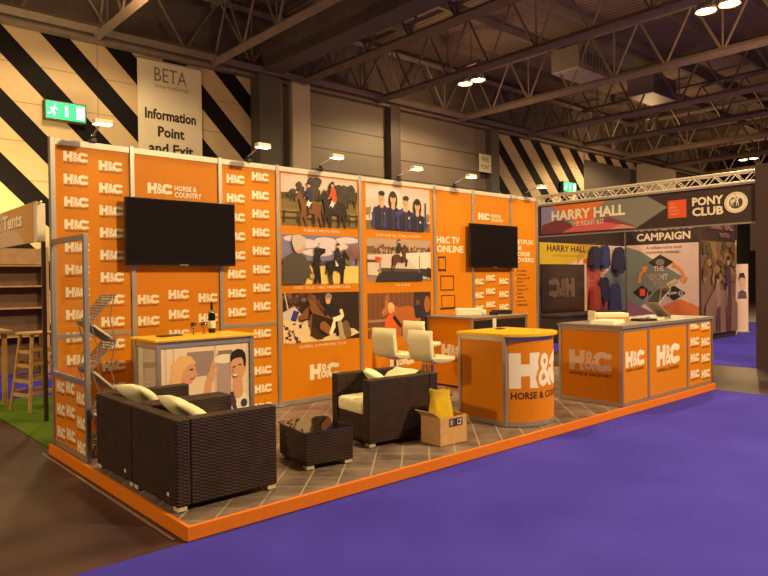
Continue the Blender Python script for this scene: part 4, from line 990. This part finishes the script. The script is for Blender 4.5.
# roll-up banner and the stand beyond
t = thing('roll_up_banner', 'narrow white roll-up banner with dark face at right of the stand', 'banner', (18.95, .42, .008), math.radians(-45))
MB().box(-.17, .17, -.008, .008, .05, 2.02).build('sheet', 'pink', t); MB().box(-.20, .20, -.06, .06, 0, .055, bev=.01).build('base', 'alu', t)
a = Art(.0006); a.T = lambda u, v: (u * .55, v); a.ell(0, 1.45, .17, .24, (.55, .38, .32)); a.poly([(-.2, 1.5), (-.15, 1.75), (.1, 1.76), (.22, 1.5), (.12, 1.62), (-.1, 1.62)], (.03, .02, .03)); a.poly([(-.2, 1.2), (0, 1.26), (.2, 1.2), (.24, 1.0), (-.24, 1.0)], (.10, .07, .1))
a.build('printed_face', lambda u, v, h: V((u, -.0085 - h, v)), t)
t = thing('display_wall', 'far pink and red wall beyond the riders photo', 'display wall', (23.0, -1.2, .008))
MB().box(0, .06, -2.6, 2.6, 0, 3.5).build('board', 'pink', t)
a = Art(.001); a.rect(-1.6, 2.55, 3.8, 3.5, (.05, .03, .035)); a.poly([(-.6, 1.6), (1.2, 2.55), (3.8, 2.55), (3.8, .2), (-.6, .2)], (.55, .09, .06)); a.poly([(-.6, .2), (.4, .9), (1.4, .2)], (.16, .12, .34))
a.build('printed_graphics', lambda u, v, h: V((-.001 - h, -u + 1.2, v)), t)
t = thing('garment_rail', 'distant blue garments on a rail before the red wall', 'garment rail', (21.6, -1.0, .008))
MB().tube([(0, -.7, 0), (0, -.7, 1.6), (0, .7, 1.6), (0, .7, 0)], .02, 0, 8).build('rail_frame', 'chrome', t)
for k in range(6): MB().prism([(-.24, 0), (.24, 0), (.28, .8), (.08, .95), (-.08, .95), (-.28, .8)], lambda u, v, d, k=k: V((u, -.55 + k * .2 + d, .62 + v)), -.05, .05, bev=.02).build('garment', 'bluecloth' if k % 3 else 'navy', t, True)
t = thing('display_table', 'long dark table inside the stand below the patterned side wall', 'table', (14.4, 2.9, .008))
MB().box(-1.6, 1.7, -.35, .35, .66, .72, bev=.006).build('table_top', 'blackcloth', t); MB().box(-1.55, 1.65, -.30, .30, .02, .6595).build('skirt', 'blackcloth', t)

# ================================================================== NEIGHBOUR ON THE LEFT
tag(MB().box(.115, .145, .06, .24, .0, 2.50).build('return_panel', 'blackcloth'), 'dark return panel behind left end of the orange back wall', 'wall panel')
t = thing('fascia_sign', 'timber-coloured overhead sign at the left edge with pale lettering', 'sign', (.40, 1.90, 2.20))
MB().box(0, .03, 0, 2.6, 0, .50).build('board', 'board', t)
MB().box(-.03, .07, -.16, -.03, -.01, .46, bev=.006).tube([(.0, -.03, .44), (-.0, -.26, .47)], .012).build('end_bracket', 'rail', t)
a = Art(.0004); a.rect(-2.6, 0, -.01, .50, (.50, .27, .09)); a.poly([(-2.6, 0), (-2.6, .5), (-1.7, .5), (-.9, .18), (-.5, 0)], (.52, .36, .24)); a.text("Equi Tents", -2.55, .16, -.62, .42, (.16, .07, .04), .05); a.text("Equi Tents", -2.57, .175, -.64, .435, (.74, .62, .50), .035)
a.build('printed_lettering', lambda u, v, h: V((-.001 - h, -u, v)), t)
tag(MB().box(.40, .44, 1.64, 1.69, .012, 2.19).build('sign_post', 'blackcloth'), 'dark post carrying the near end of the timber sign', 'post')
t = thing('shelf_unit', 'wide timber shelf unit with empty shelves at the left edge', 'shelf', (.2, 6.75, .008))
MB().box(-2.0, 1.5, .0, .04, 0, 2.33).build('back_board', 'darkboard', t)
for z in (.70, 1.22, 1.62, 2.0): MB().box(-2.0, 1.5, -.34, -.001, z, z + .03).build('shelf', 'board', t)
MB().box(-2.0, 1.5, -.32, -.001, 2.04, 2.33).build('header', 'board', t)
for x in (-2.04, 1.5): MB().box(x, x + .05, -.34, .04, 0, 2.36).build('side', 'board', t)
t = thing('wooden_stool', 'tall honey-coloured wooden bar stool behind the dark return panel', 'stool', (.56, 2.60, .016), .3)
MB().box(-.19, .19, -.17, .17, .99, 1.03, bev=.012).build('seat', 'wood', t)
for sx in (-1, 1):
    for sy in (-1, 1): MB().tube([(sx * .235, sy * .215, .0), (sx * .14, sy * .13, .99)], [.022, .024], 0, 8).build('leg', 'wood', t)
for z, f in ((.24, .215), (.42, .197), (.62, .178), (.80, .16)):
    for s_ in (-1, 1):
        MB().box(-f, f, s_ * f * .9 - .012, s_ * f * .9 + .012, z - .022, z + .022).build('rung', 'wood', t)
        MB().box(s_ * f - .012, s_ * f + .012, -f * .9, f * .9, z - .05, z - .006).build('rung', 'wood', t)
t = thing('wooden_table', 'pale wooden bar table at the far left edge beside the stool', 'table', (-.38, 3.55, .012))
MB().box(-1.0, .80, -.35, .35, .98, 1.03, bev=.008).build('table_top', 'board', t)
for x, y in ((-.9, -.28), (.70, -.28), (-.9, .28), (.70, .28)): MB().box(x - .03, x + .03, y - .03, y + .03, 0, .9795).build('leg', 'wood', t)

# ================================================================== HALL FITTINGS
t = thing('wall_banner', 'cream hanging banner lettered Information Point and Exit', 'banner', (5.78, 9.93, 4.4))
MB().box(-.89, .89, 0, .012, 0, 3.12).build('cloth', 'banner', t); MB().tube([(-.95, 0, 3.13), (.95, 0, 3.13)], .025).build('pole', 'alu', t)
a = Art(.0006); z = 4.4
a.text('BETA', -.44, 2.60, .46, 2.97, (.18, .15, .15), 0); a.text('International', -.43, 2.43, .50, 2.54, (.22, .18, .18))
a.text('Information', -.71, 1.585, .71, 1.87, (.03, .018, .018), .035); a.text('Point', -.37, 1.14, .37, 1.42, (.03, .018, .018), .035); a.text('and Exit', -.62, .70, .62, .98, (.03, .018, .018), .035)
a.build('printed_lettering', lambda u, v, h: V((u, -.001 - h, v)), t)
def exit_sign(label, x, z, w, h):
    t = thing('exit_sign', label, 'exit sign', (x, 9.80, z))
    MB().box(-w / 2 - .03, w / 2 + .03, .005, .19, -.03, h + .03, bev=.01).build('casing', 'colm', t)
    MB().box(-w / 2, w / 2, -.004, .0045, 0, h).build('lit_face', 'exitg', t)
    b = MB()
    def bar(x0, z0, x1, z1, r): b.tube([(x0 * w, -.007, z0 * h), (x1 * w, -.007, z1 * h)], r * h, 0, 6)
    bar(-.28, .80, -.27, .80, .075); bar(-.29, .66, -.34, .45, .07); bar(-.34, .45, -.28, .30, .045); bar(-.28, .30, -.31, .14, .04); bar(-.34, .45, -.40, .28, .045); bar(-.40, .28, -.46, .28, .04); bar(-.29, .64, -.21, .56, .035); bar(-.30, .64, -.40, .58, .035)
    b.box(-.02 * w, .05 * w, -.007, -.0045, .18 * h, .82 * h)
    b.box(.27 * w, .47 * w, -.007, -.0045, .12 * h, .88 * h)
    b.build('pictogram', 'exitw', t)
exit_sign('large green running man exit sign on striped wall above left panels', 3.10, 5.60, .88, .40)
exit_sign('small distant green exit sign on the striped wall near the truss', 24.7, 5.62, 1.0, .42)
t = thing('fire_point_sign', 'small pale sign lettered FIRE POINT on the grey hall wall', 'sign', (18.55, 9.68, 5.88))
MB().box(-.36, .36, 0, .015, 0, .70).build('plate', 'banner', t)
a = Art(.0006); a.text('FIRE', -.22, .40, .22, .58, (.22, .16, .08), .02); a.text('POINT', -.27, .12, .27, .30, (.22, .16, .08), .02)
a.build('printed_lettering', lambda u, v, h: V((u, -.001 - h, v)), t)
tag(MB().tube([(9.2, 9.85, 0), (9.2, 9.85, 7.7)], .05, 0, 10).build('drain_pipe', 'grey'), 'thin vertical pipe between dark and beige columns', 'pipe')
def vent(label, x, y, z):
    t = thing('ventilation_unit', label, 'ventilation unit', (x, y, z), 0, 'ventilation units under the roof')
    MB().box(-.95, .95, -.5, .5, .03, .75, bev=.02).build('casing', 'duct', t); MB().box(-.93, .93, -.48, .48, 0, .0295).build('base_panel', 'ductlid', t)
    MB().tube([(-.5, 0, .75), (-.5, 0, 1.35)], .04).tube([(.5, 0, .75), (.5, 0, 1.35)], .04).build('hanger', 'truss', t)
    for k in range(9): MB().box(-.8 + k * .2 - .03, -.8 + k * .2 + .03, -.515, -.5, .2, .6).build('louvre', 'colm', t)
vent('hanging ventilation box under roof, left of the two', 17.75, 4.95, 8.35)
vent('hanging ventilation box under roof, right of the two', 22.35, 4.75, 8.35)
# hall lamps
def hall_lamp(label, x, y, power):
    t = thing('high_bay_lamp', label, 'hall lamp', (x, y, 7.95), 0, 'twin high bay lamps under the roof')
    for dy in (-.27, .27):
        h = MB().lathe([(.06, .55), (.10, .40), (.22, .10), (.24, .0), (.225, .0), (.20, .10), (.09, .36), (.0, .38)], (0, dy, 0), n=20).build('reflector', 'duct', t, True)
        MB().lathe([(0, -.012), (.12, -.008), (.20, .03), (.20, .05), (0, .06)], (0, dy, 0), n=20).build('bulb', 'lamphall', h, True)
    MB().box(-.06, .06, -.4, .4, .55, .62).tube([(0, 0, .62), (0, 0, 1.5)], .02).build('mount', 'truss', t)
    ld = bpy.data.lights.new('hall_lamp_light', 'SPOT'); ld.spot_size = math.radians(162); ld.spot_blend = .3; ld.energy = power; ld.color = (1, .72, .34); ld.shadow_soft_size = .22
    lo = bpy.data.objects.new('hall_lamp_light', ld); col.objects.link(lo); lo.location = (x, y, 7.85)
    ls = bpy.data.lights.new('hall_lamp_spill_fill', 'POINT'); ls.energy = power * .14; ls.color = (1, .60, .26); ls.shadow_soft_size = .3  # added fill below the fixture, stands in for light scattered onto the roof
    so = bpy.data.objects.new('hall_lamp_spill_fill', ls); col.objects.link(so); so.location = (x, y, 7.45)
KW = 1650
for l_, x_, y_, k_ in (
    ('twin hall lamp glowing above the FIRE POINT sign', 14.4, 6.8, .55), ('twin hall lamp glowing far off, left of the silver truss', 25.9, 6.6, 1.0),
    ('faintest and most distant twin hall lamp, over the silver truss', 36.6, 6.4, .6), ('largest bright hall lamp at top right corner', 14.4, -.72, .8),
    ('hall lamp above the frame at top left, over striped wall', 2.9, 6.75, .42), ('hall lamp outside the frame above and in front of the stand', 5.4, -9.5, 2.65),
    ('hall lamp outside the frame in front of the right counters', 14.4, -8.2, 1.5), ('hall lamp outside the frame above the left aisle', -8.6, -.7, 1.25),
    ('hall lamp above the frame over the middle of the stand', 2.9, -.9, .5), ('hall lamp outside the frame at far left by the striped wall', -8.6, 6.7, .35)):
    hall_lamp(l_, x_, y_, KW * k_)

def spot(name, loc, tgt, e, ang, c=(1, .74, .44), r=.06, blend=.7):
    ld = bpy.data.lights.new(name, 'SPOT'); ld.energy = e; ld.color = c; ld.spot_size = math.radians(ang); ld.spot_blend = blend; ld.shadow_soft_size = r
    lo = bpy.data.objects.new(name, ld); col.objects.link(lo); lo.location = loc
    lo.rotation_euler = (V(tgt) - V(loc)).to_track_quat('-Z', 'Y').to_euler(); return lo
for x, dx in ((.466, -.03), (2.275, -.03), (3.35, -.02), (4.755, 0), (5.966, -.04), (7.827, -.06)):
    spot('arm_spotlight_beam', (x + dx, -.39, ZT + .10), (x + dx, -.25, 0), 9, 120)
spot('unseen_neighbour_light', (1.2, 7.9, 2.7), (1.5, 10, 4.3), 620, 125, (1, .80, .28), .1, 1)
spot('unseen_neighbour_light', (-3.2, 2.6, 3.3), (.6, 4.6, 1.6), 240, 110, (1, .72, .36), .1, 1)  # added fill with no fixture, brightens the timber sign and shelves
for y in (1.2, -.6, -2.0):
    spot('truss_fill_spot', (11.35, y, 3.3), (15.5, y + .6, 1.4), 110, 100, (1, .74, .50), .06, .9)  # added fill without fixtures, brightens the inside of the stand

# ================================================================== WORLD, CAMERA, VIEW
w = bpy.data.worlds.new('World'); sc.world = w; w.use_nodes = True
w.node_tree.nodes['Background'].inputs['Color'].default_value = (1, .66, .36, 1)
w.node_tree.nodes['Background'].inputs['Strength'].default_value = .13

fpx, C, yaw, pit, rol = 662.1315, V((-1.8618, -7.0556, 1.6641)), -.7302, -.0109, -.0123
c_, s_ = math.cos(yaw), math.sin(yaw)
fw = V((-s_ * math.cos(pit), c_ * math.cos(pit), math.sin(pit))); rt = V((c_, s_, 0)); up = rt.cross(fw)
r2 = rt * math.cos(rol) + up * math.sin(rol); u2 = -rt * math.sin(rol) + up * math.cos(rol)
cam = bpy.data.cameras.new('camera'); cam.sensor_width = 36; cam.lens = fpx / 768 * 36; cam.clip_end = 200
co = bpy.data.objects.new('camera', cam); col.objects.link(co)
co.matrix_world = Matrix(((r2.x, u2.x, -fw.x, C.x), (r2.y, u2.y, -fw.y, C.y), (r2.z, u2.z, -fw.z, C.z), (0, 0, 0, 1)))
sc.camera = co
sc.view_settings.view_transform = 'Standard'; sc.view_settings.look = 'None'; sc.view_settings.gamma = 1; sc.view_settings.exposure = 0
sc.view_settings.use_curve_mapping = False
